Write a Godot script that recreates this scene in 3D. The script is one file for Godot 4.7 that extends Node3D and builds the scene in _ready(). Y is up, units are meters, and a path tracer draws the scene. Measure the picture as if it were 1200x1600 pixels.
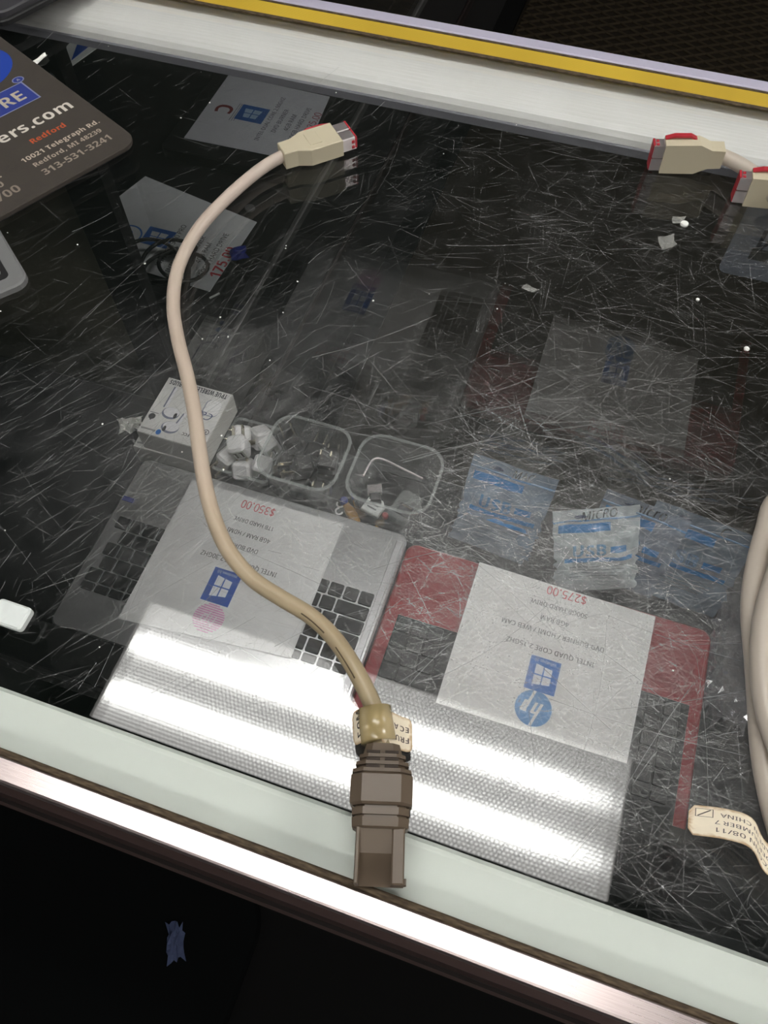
extends Node3D

# ---------------------------------------------------------------- camera, light, exposure first
var rng := RandomNumberGenerator.new()
var names := {}
const GY := 0.98          # top of the glass
const SH := 0.455         # shelf inside the case
const TUBE := 31.0        # radiance of the tubes behind the lens

func _ready() -> void:
	rng.seed = 7
	var cam := Camera3D.new()
	cam.name = "camera"
	cam.transform = Transform3D(Basis(Vector3(0.94776866, -0.00397813, -0.31893375), Vector3(-0.27623644, 0.48966813, -0.82699368), Vector3(0.15946158, 0.87189982, 0.4629932)), Vector3(0, 1.28, 0))
	cam.fov = 67.283
	cam.near = 0.01
	cam.far = 30.0
	add_child(cam)
	cam.current = true
	var env := Environment.new()
	env.background_mode = Environment.BG_COLOR
	env.background_color = Color(0.02, 0.02, 0.022)
	env.tonemap_mode = Environment.TONE_MAPPER_LINEAR
	env.tonemap_exposure = 0.92
	env.sdfgi_enabled = true
	env.ssao_enabled = true
	env.ssil_enabled = true
	var we := WorldEnvironment.new()
	we.name = "environment"
	we.environment = env
	add_child(we)
	area_light("ceiling_light_glow", Vector3(-0.2025, 2.515, -0.3795), Vector2(1.245, 0.312), 0.26)
	area_light("ceiling_light_glow_001", Vector3(2.3, 2.515, 0.3), Vector2(1.2, 0.32), 2.6)
	area_light("ceiling_light_glow_002", Vector3(-3.1, 2.515, 1.4), Vector2(1.2, 0.32), 1.0)
	area_light("ceiling_light_glow_003", Vector3(0.2, 2.515, 1.7), Vector2(1.2, 0.32), 1.0)
	area_light("ceiling_light_glow_004", Vector3(1.7, 2.515, -2.0), Vector2(1.2, 0.32), 1.6)
	materials()
	build_room()
	build_case()
	build_side_case()
	build_laptops()
	build_sheets()
	build_merchandise()
	build_top_things()
	build_scratches()

func area_light(called: String, at: Vector3, size: Vector2, energy: float) -> void:
	var l := AreaLight3D.new()
	l.name = called
	l.area_size = size
	l.light_energy = energy
	l.light_color = Color(1.0, 0.985, 0.96)
	l.shadow_enabled = true
	l.set("area_range", 12.0)
	l.position = at
	l.rotation.x = -PI / 2
	add_child(l)

# ---------------------------------------------------------------- naming
func numbered(called: String) -> String:
	if not names.has(called):
		names[called] = 0
		return called
	names[called] += 1
	return "%s_%03d" % [called, names[called]]

func thing(called: String, label: String, category: String, at := Vector3.ZERO, turn := 0.0, group := "") -> Node3D:
	var o := Node3D.new()
	o.name = numbered(called)
	add_child(o)
	o.position = at
	o.rotation.y = turn
	tag(o, label, category, group)
	return o

func tag(o: Node, label: String, category: String, group := "") -> void:
	o.set_meta("label", label)
	o.set_meta("category", category)
	if group:
		o.set_meta("group", group)

func struct(called: String, st: SurfaceTool, m: Material) -> MeshInstance3D:
	var o := obj(called, st, m, self)
	o.set_meta("kind", "structure")
	return o

func obj(called: String, st, m: Material, parent: Node) -> MeshInstance3D:
	var o := MeshInstance3D.new()
	o.name = numbered(called) if parent == self else called
	if st is SurfaceTool:
		st.generate_normals()
		o.mesh = st.commit()
	else:
		o.mesh = st
	o.material_override = m
	parent.add_child(o, true)
	return o

func dup(o: Node3D, label: String, at: Vector3, turn: Vector3) -> Node3D:
	var c: Node3D = o.duplicate()
	c.name = numbered(str(o.name).rstrip("0123456789").trim_suffix("_"))
	add_child(c)
	c.position = at
	c.rotation = turn
	if label:
		c.set_meta("label", label)
	return c

# ---------------------------------------------------------------- shapes
func new_st(smooth := false) -> SurfaceTool:
	var st := SurfaceTool.new()
	st.begin(Mesh.PRIMITIVE_TRIANGLES)
	st.set_smooth_group(0 if smooth else -1)
	return st

var uvr := Rect2(-0.5, -0.5, 1, 1)   # x,z extent that maps to the unit square

func v(st: SurfaceTool, p: Vector3) -> void:
	st.set_uv(Vector2((p.x - uvr.position.x) / uvr.size.x, (p.z - uvr.position.y) / uvr.size.y))
	st.add_vertex(p)

func tri(st: SurfaceTool, a: Vector3, b: Vector3, c: Vector3) -> void:
	v(st, a)
	v(st, c)
	v(st, b)

func quad(st: SurfaceTool, a: Vector3, b: Vector3, c: Vector3, d: Vector3) -> void:
	tri(st, a, b, c)
	tri(st, a, c, d)

func area2(p: PackedVector2Array) -> float:
	var s := 0.0
	for i in p.size():
		var q := p[(i + 1) % p.size()]
		s += p[i].x * q.y - q.x * p[i].y
	return s

func inset(p: PackedVector2Array, d: float) -> PackedVector2Array:
	var out := PackedVector2Array()
	var n := p.size()
	for i in n:
		var a := (p[i] - p[(i + n - 1) % n]).normalized()
		var b := (p[(i + 1) % n] - p[i]).normalized()
		var na := Vector2(a.y, -a.x)
		var nb := Vector2(b.y, -b.x)
		var m := (na + nb).normalized()
		out.append(p[i] - m * d / maxf(0.35, m.dot(na)) * -1.0)
	return out

func ring(p: PackedVector2Array, y: float) -> PackedVector3Array:
	var r := PackedVector3Array()
	for q in p:
		r.append(Vector3(q.x, y, q.y))
	return r

func loft(st: SurfaceTool, rings: Array, cap0 := true, cap1 := true) -> void:
	for i in rings.size() - 1:
		var a: PackedVector3Array = rings[i]
		var b: PackedVector3Array = rings[i + 1]
		var n := a.size()
		for k in n:
			var k1 := (k + 1) % n
			quad(st, a[k], a[k1], b[k1], b[k])
	for e in 2:
		if (cap0 if e == 0 else cap1):
			var r: PackedVector3Array = rings[0] if e == 0 else rings[-1]
			var c := Vector3.ZERO
			for q in r:
				c += q
			c /= r.size()
			for k in r.size():
				if e == 0:
					tri(st, c, r[(k + 1) % r.size()], r[k])
				else:
					tri(st, c, r[k], r[(k + 1) % r.size()])

# a slab with outline p in x,z, from y0 up to y1, its top edge chamfered
func prism(st: SurfaceTool, p: PackedVector2Array, y0: float, y1: float, bev := 0.0) -> void:
	if area2(p) > 0:
		p.reverse()
	var rings := [ring(p, y0), ring(p, y1 - bev)]
	var top := p
	if bev > 0:
		top = inset(p, bev)
		rings.append(ring(top, y1))
	loft(st, rings, false, false)
	var idx := Geometry2D.triangulate_polygon(top)
	for i in range(0, idx.size(), 3):
		var a := top[idx[i]]
		var b := top[idx[i + 1]]
		var c := top[idx[i + 2]]
		if (b - a).cross(c - a) > 0:
			var t := b
			b = c
			c = t
		tri(st, Vector3(a.x, y1, a.y), Vector3(b.x, y1, b.y), Vector3(c.x, y1, c.y))
	idx = Geometry2D.triangulate_polygon(p)
	for i in range(0, idx.size(), 3):
		var a := p[idx[i]]
		var b := p[idx[i + 1]]
		var c := p[idx[i + 2]]
		if (b - a).cross(c - a) < 0:
			var t := b
			b = c
			c = t
		tri(st, Vector3(a.x, y0, a.y), Vector3(b.x, y0, b.y), Vector3(c.x, y0, c.y))

func rrect(w: float, d: float, r: float, n := 4, at := Vector2.ZERO) -> PackedVector2Array:
	var p := PackedVector2Array()
	for q in 4:
		var c := Vector2((w / 2 - r) * (1 if q in [0, 3] else -1), (d / 2 - r) * (1 if q < 2 else -1))
		for i in n + 1:
			var a := PI / 2 * (q + float(i) / n)
			p.append(at + c + Vector2(cos(a), sin(a)) * r)
	p.reverse()
	return p

func box(st: SurfaceTool, lo: Vector3, hi: Vector3, bev := 0.0) -> void:
	prism(st, PackedVector2Array([Vector2(lo.x, lo.z), Vector2(hi.x, lo.z), Vector2(hi.x, hi.z), Vector2(lo.x, hi.z)]), lo.y, hi.y, bev)

func one_box(lo: Vector3, hi: Vector3, bev := 0.0) -> SurfaceTool:
	var st := new_st()
	box(st, lo, hi, bev)
	return st

# profile (z, y) swept along x from x0 to x1; profile listed clockwise seen from +x ends up outward
func sweep_x(st: SurfaceTool, prof: PackedVector2Array, x0: float, x1: float) -> void:
	if area2(prof) > 0:
		prof.reverse()
	var a := PackedVector3Array()
	var b := PackedVector3Array()
	for q in prof:
		a.append(Vector3(x0, q.y, q.x))
		b.append(Vector3(x1, q.y, q.x))
	loft(st, [a, b])

func spline(pts: PackedVector3Array, step := 6) -> PackedVector3Array:
	var out := PackedVector3Array()
	for i in pts.size() - 1:
		var p0 := pts[maxi(i - 1, 0)]
		var p3 := pts[mini(i + 2, pts.size() - 1)]
		for k in step:
			out.append(pts[i].cubic_interpolate(pts[i + 1], p0, p3, float(k) / step))
	out.append(pts[-1])
	return out

func tube(st: SurfaceTool, pts: PackedVector3Array, r: float, sides := 14, flat_y := 1.0) -> void:
	var rings := []
	var up := Vector3.UP
	for i in pts.size():
		var d := (pts[mini(i + 1, pts.size() - 1)] - pts[maxi(i - 1, 0)]).normalized()
		var s := up.cross(d)
		if s.length() < 0.01:
			s = Vector3.RIGHT.cross(d)
		s = s.normalized()
		var u := d.cross(s).normalized()
		up = u
		var rg := PackedVector3Array()
		for k in sides:
			var a := TAU * k / sides
			rg.append(pts[i] + s * cos(a) * r + u * sin(a) * r * flat_y)
		rings.append(rg)
	loft(st, rings)

func poly(a: Array) -> PackedVector2Array:
	var p := PackedVector2Array()
	for i in range(0, a.size(), 2):
		p.append(Vector2(a[i], a[i + 1]))
	return p

func v3(a: Array, y: float) -> PackedVector3Array:
	var p := PackedVector3Array()
	for q in a:
		p.append(Vector3(q[0], q[2] if q.size() > 2 else y, q[1]))
	return p

# ---------------------------------------------------------------- materials
var M := {}
func mat(key: String, color: Color, rough := 0.6, metal := 0.0, spec := 0.5) -> StandardMaterial3D:
	var m := StandardMaterial3D.new()
	m.resource_name = key
	m.albedo_color = color
	m.roughness = rough
	m.metallic = metal
	m.metallic_specular = spec
	M[key] = m
	return m

func pane_mat(key: String, color: Color, rough := 0.02, spec := 0.5) -> StandardMaterial3D:
	var m := mat(key, color, rough, 0.0, spec)
	m.transparency = BaseMaterial3D.TRANSPARENCY_ALPHA
	m.cull_mode = BaseMaterial3D.CULL_DISABLED
	return m

func noise_tex(freq: float, lo: Color, hi: Color, sd := 1, stretch := false) -> NoiseTexture2D:
	var t := NoiseTexture2D.new()
	var n := FastNoiseLite.new()
	n.seed = sd
	n.frequency = freq
	n.fractal_octaves = 4
	t.noise = n
	t.width = 512
	t.height = 64 if stretch else 512
	t.seamless = true
	var g := Gradient.new()
	g.set_color(0, lo)
	g.set_color(1, hi)
	t.color_ramp = g
	return t

func tex_mat(key: String, img: Image, rough := 0.7, spec := 0.5) -> StandardMaterial3D:
	var m := mat(key, Color.WHITE, rough, 0.0, spec)
	m.albedo_texture = ImageTexture.create_from_image(img)
	m.texture_repeat = false
	return m

func materials() -> void:
	pane_mat("glass", Color(0.75, 0.85, 0.8, 0.003), 0.0, 0.5)
	pane_mat("clear_plastic", Color(0.75, 0.78, 0.77, 0.22), 0.12, 0.5)
	mat("black", Color(0.075, 0.075, 0.08), 0.6)
	mat("shelf", Color(0.06, 0.065, 0.075), 0.4)
	mat("panel", Color(0.3, 0.29, 0.255), 0.5)
	mat("case_dark", Color(0.07, 0.065, 0.065), 0.7)
	mat("strip_white", Color(0.86, 0.885, 0.855), 0.6)
	var hs := mat("housing_white", Color(0.93, 0.93, 0.92), 0.45)
	hs.albedo_texture = noise_tex(0.03, Color(0.95, 0.95, 0.94), Color(1, 1, 1), 4, true)
	hs.uv1_scale = Vector3(2, 20, 1)
	mat("lip_grey", Color(0.5, 0.5, 0.53), 0.5)
	var y := mat("yellow", Color(0.86, 0.73, 0.25), 0.5)
	y.albedo_texture = noise_tex(0.01, Color(0.86, 0.84, 0.8), Color(1, 1, 1), 9, true)
	y.uv1_scale = Vector3(2, 30, 1)
	var g := mat("gasket", Color(0.42, 0.36, 0.28), 0.85)
	g.albedo_texture = noise_tex(0.05, Color(0.45, 0.4, 0.36), Color(1, 1, 1), 5)
	g.uv1_scale = Vector3(6, 30, 1)
	mat("far_rail", Color(0.8, 0.78, 0.86), 0.5, 0.3)
	var rl := mat("rail", Color(0.8, 0.76, 0.755), 0.36, 0.9)
	rl.albedo_texture = noise_tex(0.03, Color(0.82, 0.78, 0.77), Color(1, 1, 1), 12)
	rl.uv1_scale = Vector3(4, 14, 1)
	rl.roughness_texture = noise_tex(0.02, Color(0.7, 0.7, 0.7), Color(1, 1, 1), 13)
	mat("bronze", Color(0.32, 0.26, 0.25), 0.5, 0.6)
	mat("bronze_dark", Color(0.13, 0.1, 0.095), 0.6, 0.4)
	mat("ceiling", Color(0.2, 0.2, 0.195), 0.9)
	mat("ceiling_bar", Color(0.72, 0.72, 0.7), 0.6)
	mat("wall", Color(0.13, 0.128, 0.122), 0.95, 0.0, 0.2)
	mat("floor", Color(0.06, 0.06, 0.06), 0.9, 0.0, 0.2)
	mat("mat_rubber", Color(0.03, 0.035, 0.037), 0.98, 0.0, 0.2)
	mat("waffle", Color(0.125, 0.11, 0.09), 0.98, 0.0, 0.15)
	mat("waffle_rib", Color(0.19, 0.165, 0.13), 0.98, 0.0, 0.15)
	mat("silver", Color(0.92, 0.925, 0.93), 0.29, 0.8)
	mat("silver_edge", Color(0.8, 0.8, 0.81), 0.4, 0.6)
	mat("red_deck", Color(0.52, 0.06, 0.1), 0.45)
	mat("key", Color(0.06, 0.06, 0.065), 0.45)
	mat("screen", Color(0.03, 0.032, 0.036), 0.55, 0.0, 0.3)
	mat("bezel", Color(0.05, 0.05, 0.053), 0.65)
	mat("grey_line", Color(0.35, 0.36, 0.37), 0.4)
	var cd := mat("cord", Color.WHITE, 0.4)
	var cg := Gradient.new()
	cg.offsets = PackedFloat32Array([0.0, 0.62, 0.76, 0.87])
	cg.colors = PackedColorArray([Color(0.77, 0.71, 0.67), Color(0.77, 0.70, 0.63), Color(0.68, 0.61, 0.49), Color(0.61, 0.55, 0.42)])
	var ct := GradientTexture2D.new()
	ct.gradient = cg
	ct.width = 4
	ct.height = 256
	ct.fill_from = Vector2(0, 0)
	ct.fill_to = Vector2(0, 1)
	cd.albedo_texture = ct
	cd.texture_repeat = false
	mat("cord_pale", Color(0.76, 0.715, 0.665), 0.4)
	mat("plug_tan", Color(0.78, 0.74, 0.64), 0.5)
	mat("plug_dark", Color(0.385, 0.33, 0.275), 0.45)
	mat("plug_slot", Color(0.2, 0.16, 0.13), 0.8)
	mat("worn", Color(0.33, 0.27, 0.19), 0.7)
	mat("shell", Color(0.86, 0.83, 0.83), 0.3, 0.8)
	mat("red_plastic", Color(0.72, 0.2, 0.24), 0.4)
	pane_mat("sleeve_clear", Color(0.74, 0.66, 0.47, 0.6), 0.2)
	mat("white_plastic", Color(0.88, 0.9, 0.89), 0.45)
	mat("dark_plastic", Color(0.24, 0.235, 0.25), 0.5)
	mat("trim_grey", Color(0.24, 0.24, 0.235), 0.5)
	mat("grey_plastic", Color(0.45, 0.45, 0.45), 0.5)
	mat("charger_white", Color(0.9, 0.9, 0.9), 0.35)
	mat("charger_face", Color(0.7, 0.72, 0.68), 0.5)
	mat("charger_black", Color(0.03, 0.03, 0.033), 0.35)
	mat("prong", Color(0.85, 0.82, 0.74), 0.25, 0.9)
	mat("gold", Color(0.85, 0.68, 0.32), 0.35, 0.9)
	mat("amber", Color(0.62, 0.45, 0.16), 0.5)
	mat("blue_tape", Color(0.13, 0.18, 0.55), 0.5)
	mat("blue_bit", Color(0.22, 0.26, 0.38), 0.8)
	mat("dust_white", Color(0.95, 0.95, 0.93), 0.9)
	pane_mat("tape_clear", Color(0.8, 0.8, 0.78, 0.22), 0.25)
	pane_mat("rim_plastic", Color(0.8, 0.83, 0.82, 0.3), 0.15, 0.5)

# ---------------------------------------------------------------- print: text drawn into a picture
var outlines := {}
func glyphs(s: String, bold: bool, italic: bool) -> Array:
	var key := s + str(bold) + str(italic)
	if not outlines.has(key):
		var f := SystemFont.new()
		f.font_names = PackedStringArray(["Droid Sans"])
		f.font_weight = 700 if bold else 400
		var t := TextMesh.new()
		t.text = s
		t.font = f
		t.font_size = 48
		t.pixel_size = 0.01
		t.depth = 0.01
		t.curve_step = 3.0
		var arr := t.get_mesh_arrays()
		var vs: PackedVector3Array = arr[Mesh.ARRAY_VERTEX]
		var ix: PackedInt32Array = arr[Mesh.ARRAY_INDEX] if arr[Mesh.ARRAY_INDEX] != null else PackedInt32Array(range(vs.size()))
		var out := PackedVector2Array()
		var lo := Vector2(1e9, 1e9)
		var hi := -lo
		for i in range(0, ix.size(), 3):
			if vs[ix[i]].z > 0.001 and vs[ix[i + 1]].z > 0.001 and vs[ix[i + 2]].z > 0.001:
				for k in 3:
					var p := Vector2(vs[ix[i + k]].x, -vs[ix[i + k]].y)
					if italic:
						p.x -= p.y * 0.25
					out.append(p)
					lo = lo.min(p)
					hi = hi.max(p)
		outlines[key] = [out, lo, hi]
	return outlines[key]

# text centred on (cx, cy), wide px across; turned by ang radians
func write(img: Image, s: String, cx: float, cy: float, wide: float, col: Color, bold := false, ang := 0.0, mirrored := false, italic := false, stretch := 1.0) -> void:
	var gl := glyphs(s, bold, italic)
	var ts: PackedVector2Array = gl[0]
	if ts.is_empty():
		return
	var lo: Vector2 = gl[1]
	var hi: Vector2 = gl[2]
	var k := wide / (hi.x - lo.x)
	var mid := (lo + hi) / 2
	var sgn := -1.0 if mirrored else 1.0
	var pts := PackedVector2Array()
	for p in ts:
		var q := (p - mid) * k
		q.x *= sgn
		q.y *= stretch
		pts.append(q.rotated(ang) + Vector2(cx, cy))
	fill_tris(img, pts, col)

func fill_tris(img: Image, pts: PackedVector2Array, col: Color) -> void:
	var lo := Vector2(1e9, 1e9)
	var hi := -lo
	for p in pts:
		lo = lo.min(p)
		hi = hi.max(p)
	var x0 := clampi(int(lo.x) - 1, 0, img.get_width() - 1)
	var y0 := clampi(int(lo.y) - 1, 0, img.get_height() - 1)
	var x1 := clampi(int(hi.x) + 1, 0, img.get_width() - 1)
	var y1 := clampi(int(hi.y) + 1, 0, img.get_height() - 1)
	var w := (x1 - x0 + 1) * 3
	var h := (y1 - y0 + 1) * 3
	if w <= 0 or h <= 0:
		return
	var cov := PackedByteArray()
	cov.resize(w * h)
	for i in range(0, pts.size(), 3):
		var a := (pts[i] - Vector2(x0, y0)) * 3.0
		var b := (pts[i + 1] - Vector2(x0, y0)) * 3.0
		var c := (pts[i + 2] - Vector2(x0, y0)) * 3.0
		var ya := maxi(0, int(ceil(minf(a.y, minf(b.y, c.y)) - 0.5)))
		var yb := mini(h - 1, int(floor(maxf(a.y, maxf(b.y, c.y)) - 0.5)))
		for yy in range(ya, yb + 1):
			var fy := yy + 0.5
			var xa := 1e9
			var xb := -1e9
			for e in [[a, b], [b, c], [c, a]]:
				var p: Vector2 = e[0]
				var q: Vector2 = e[1]
				if (p.y <= fy) != (q.y <= fy):
					var x := p.x + (q.x - p.x) * (fy - p.y) / (q.y - p.y)
					xa = minf(xa, x)
					xb = maxf(xb, x)
			for xx in range(maxi(0, int(ceil(xa - 0.5))), mini(w - 1, int(floor(xb - 0.5))) + 1):
				cov[yy * w + xx] = 1
	for py in range(y0, y1 + 1):
		for px in range(x0, x1 + 1):
			var n := 0
			for sy in 3:
				var at := ((py - y0) * 3 + sy) * w + (px - x0) * 3
				n += cov[at] + cov[at + 1] + cov[at + 2]
			if n:
				var o := img.get_pixel(px, py)
				var t := n / 9.0 * col.a
				var r := o.lerp(col, t)
				r.a = maxf(o.a, t)
				img.set_pixel(px, py, r)

func fill_poly(img: Image, p: PackedVector2Array, col: Color) -> void:
	var idx := Geometry2D.triangulate_polygon(p)
	var t := PackedVector2Array()
	for i in idx:
		t.append(p[i])
	fill_tris(img, t, col)

func fill_ellipse(img: Image, cx: float, cy: float, rx: float, ry: float, col: Color) -> void:
	var p := PackedVector2Array()
	for i in 40:
		p.append(Vector2(cx + cos(TAU * i / 40) * rx, cy + sin(TAU * i / 40) * ry))
	fill_poly(img, p, col)

func fill_rect4(img: Image, x: float, y: float, w: float, h: float, col: Color) -> void:
	fill_poly(img, poly([x, y, x + w, y, x + w, y + h, x, y + h]), col)

func paper(w: int, h: int, base: Color, sd := 3) -> Image:
	var img := Image.create(w, h, true, Image.FORMAT_RGBA8)
	var n := FastNoiseLite.new()
	n.seed = sd
	n.frequency = 0.012
	n.fractal_octaves = 3
	for yy in h:
		for xx in w:
			var t := 1.0 + 0.025 * n.get_noise_2d(xx, yy)
			img.set_pixel(xx, yy, Color(base.r * t, base.g * t, base.b * t, base.a))
	return img

# window-pane logo: white panes in a coloured square
func window_logo(img: Image, cx: float, cy: float, s: float, col: Color, pane: Color, words := "") -> void:
	fill_poly(img, poly([cx - s * 0.5, cy - s * 0.55, cx + s * 0.5, cy - s * 0.55, cx + s * 0.5, cy + s * 0.6, cx - s * 0.5, cy + s * 0.6]), col)
	for q in [[-0.28, -0.27, -0.02, -0.31], [0.02, -0.315, 0.28, -0.36]]:
		var x0: float = cx + s * q[0]
		var x1: float = cx + s * q[2]
		fill_poly(img, poly([x0, cy + s * q[1], x1, cy + s * q[3], x1, cy - s * 0.02, x0, cy - s * 0.02]), pane)
		fill_poly(img, poly([x0, cy + s * 0.02, x1, cy + s * 0.02, x1, cy - s * (q[3]), x0, cy - s * (q[1])]), pane)
	if words:
		write(img, words, cx, cy + s * 0.48, s * 0.72, pane)

func round_logo(img: Image, cx: float, cy: float, r: float, col: Color, ink: Color) -> void:
	fill_ellipse(img, cx, cy, r, r, col)
	# slanted lower-case letters whose stems run out of the disc
	var k := r / 10.0
	for q in [[-4.6, 9.5, -1.6, -9.5], [1.2, 9.6, 5.0, -2.9]]:
		var a := Vector2(cx + q[0] * k, cy + q[1] * k)
		var b := Vector2(cx + q[2] * k, cy + q[3] * k)
		if q[0] < 0:
			a = Vector2(cx - 5.0 * k, cy + 3.6 * k)
			b = Vector2(cx - 0.9 * k, cy - 9.7 * k)
		else:
			a = Vector2(cx + 0.2 * k, cy + 9.7 * k)
			b = Vector2(cx + 3.9 * k, cy - 3.0 * k)
		fill_poly(img, PackedVector2Array([a, a + Vector2(1.6 * k, 0), b + Vector2(1.6 * k, 0), b]), ink)
	fill_poly(img, poly([cx - 2.6 * k, cy - 3.0 * k, cx + 0.9 * k, cy - 3.0 * k, cx + 1.3 * k, cy - 2.2 * k, cx - 0.5 * k, cy + 3.6 * k, cx - 2.1 * k, cy + 3.6 * k, cx - 0.6 * k, cy - 1.6 * k, cx - 2.9 * k, cy - 1.6 * k]), ink)
	fill_poly(img, poly([cx + 3.4 * k, cy - 3.0 * k, cx + 6.6 * k, cy - 3.0 * k, cx + 7.1 * k, cy - 2.2 * k, cx + 5.4 * k, cy + 3.6 * k, cx + 2.0 * k, cy + 3.6 * k, cx + 2.3 * k, cy + 2.2 * k, cx + 4.1 * k, cy + 2.2 * k, cx + 5.3 * k, cy - 1.6 * k, cx + 3.3 * k, cy - 1.6 * k]), ink)

const CABLE_A := [[-0.1873, -0.3664, 0.9865],[-0.1932, -0.3577, 0.9857],[-0.1995, -0.3436, 0.9848],[-0.2054, -0.3207, 0.9848],[-0.2090, -0.2984, 0.9847],[-0.2086, -0.2772, 0.9847],[-0.2049, -0.2580, 0.9847],[-0.1964, -0.2376, 0.9847],[-0.1845, -0.2186, 0.9847],[-0.1703, -0.1995, 0.9847],[-0.1577, -0.1811, 0.9847],[-0.1459, -0.1619, 0.9847],[-0.1333, -0.1425, 0.9847],[-0.1214, -0.1275, 0.9847],[-0.1098, -0.1167, 0.9847],[-0.0959, -0.1087, 0.9847],[-0.0807, -0.1039, 0.9863],[-0.0663, -0.1000, 0.9879],[-0.0543, -0.0940, 0.9894],[-0.0437, -0.0859, 0.9910],[-0.0352, -0.0781, 0.9911],[-0.0289, -0.0711, 0.9912],[-0.0236, -0.0628, 0.9914],[-0.0211, -0.0583, 0.9915]]
const CABLE_B := [[0.0560, -0.4446, 0.9880], [0.0608, -0.4430, 0.9885], [0.0703, -0.4376, 0.9890], [0.0820, -0.4279, 0.9890], [0.0924, -0.4144, 0.9880], [0.1033, -0.3959, 0.9860], [0.1600, -0.3600, 0.9850], [0.1850, -0.3100, 0.9850], [0.1650, -0.2600, 0.9850], [0.1280, -0.2350, 0.9850], [0.1094, -0.2182, 0.9848], [0.1055, -0.2000, 0.9848], [0.1031, -0.1767, 0.9848], [0.1037, -0.1588, 0.9848], [0.1070, -0.1399, 0.9848], [0.1099, -0.1220, 0.9848], [0.1126, -0.1052, 0.9848], [0.1161, -0.0918, 0.9848], [0.1205, -0.0795, 0.9848], [0.1260, -0.0680, 0.9850], [0.1400, -0.0500, 0.9850], [0.1700, -0.0455, 0.9905]]
const CABLE_C := [[0.1105, -0.4245, 0.9905], [0.1250, -0.4250, 0.9905], [0.1500, -0.4200, 0.9880], [0.1900, -0.3800, 0.9850], [0.2200, -0.3100, 0.9850], [0.1900, -0.2500, 0.9850], [0.1400, -0.2250, 0.9900], [0.1140, -0.1982, 0.9938], [0.1091, -0.1778, 0.9938], [0.1056, -0.1560, 0.9938], [0.1059, -0.1367, 0.9938], [0.1089, -0.1193, 0.9938], [0.1150, -0.1041, 0.9938], [0.1238, -0.0907, 0.9938], [0.1400, -0.0800, 0.9900], [0.1800, -0.0700, 0.9850], [0.2200, -0.0800, 0.9905]]

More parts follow.
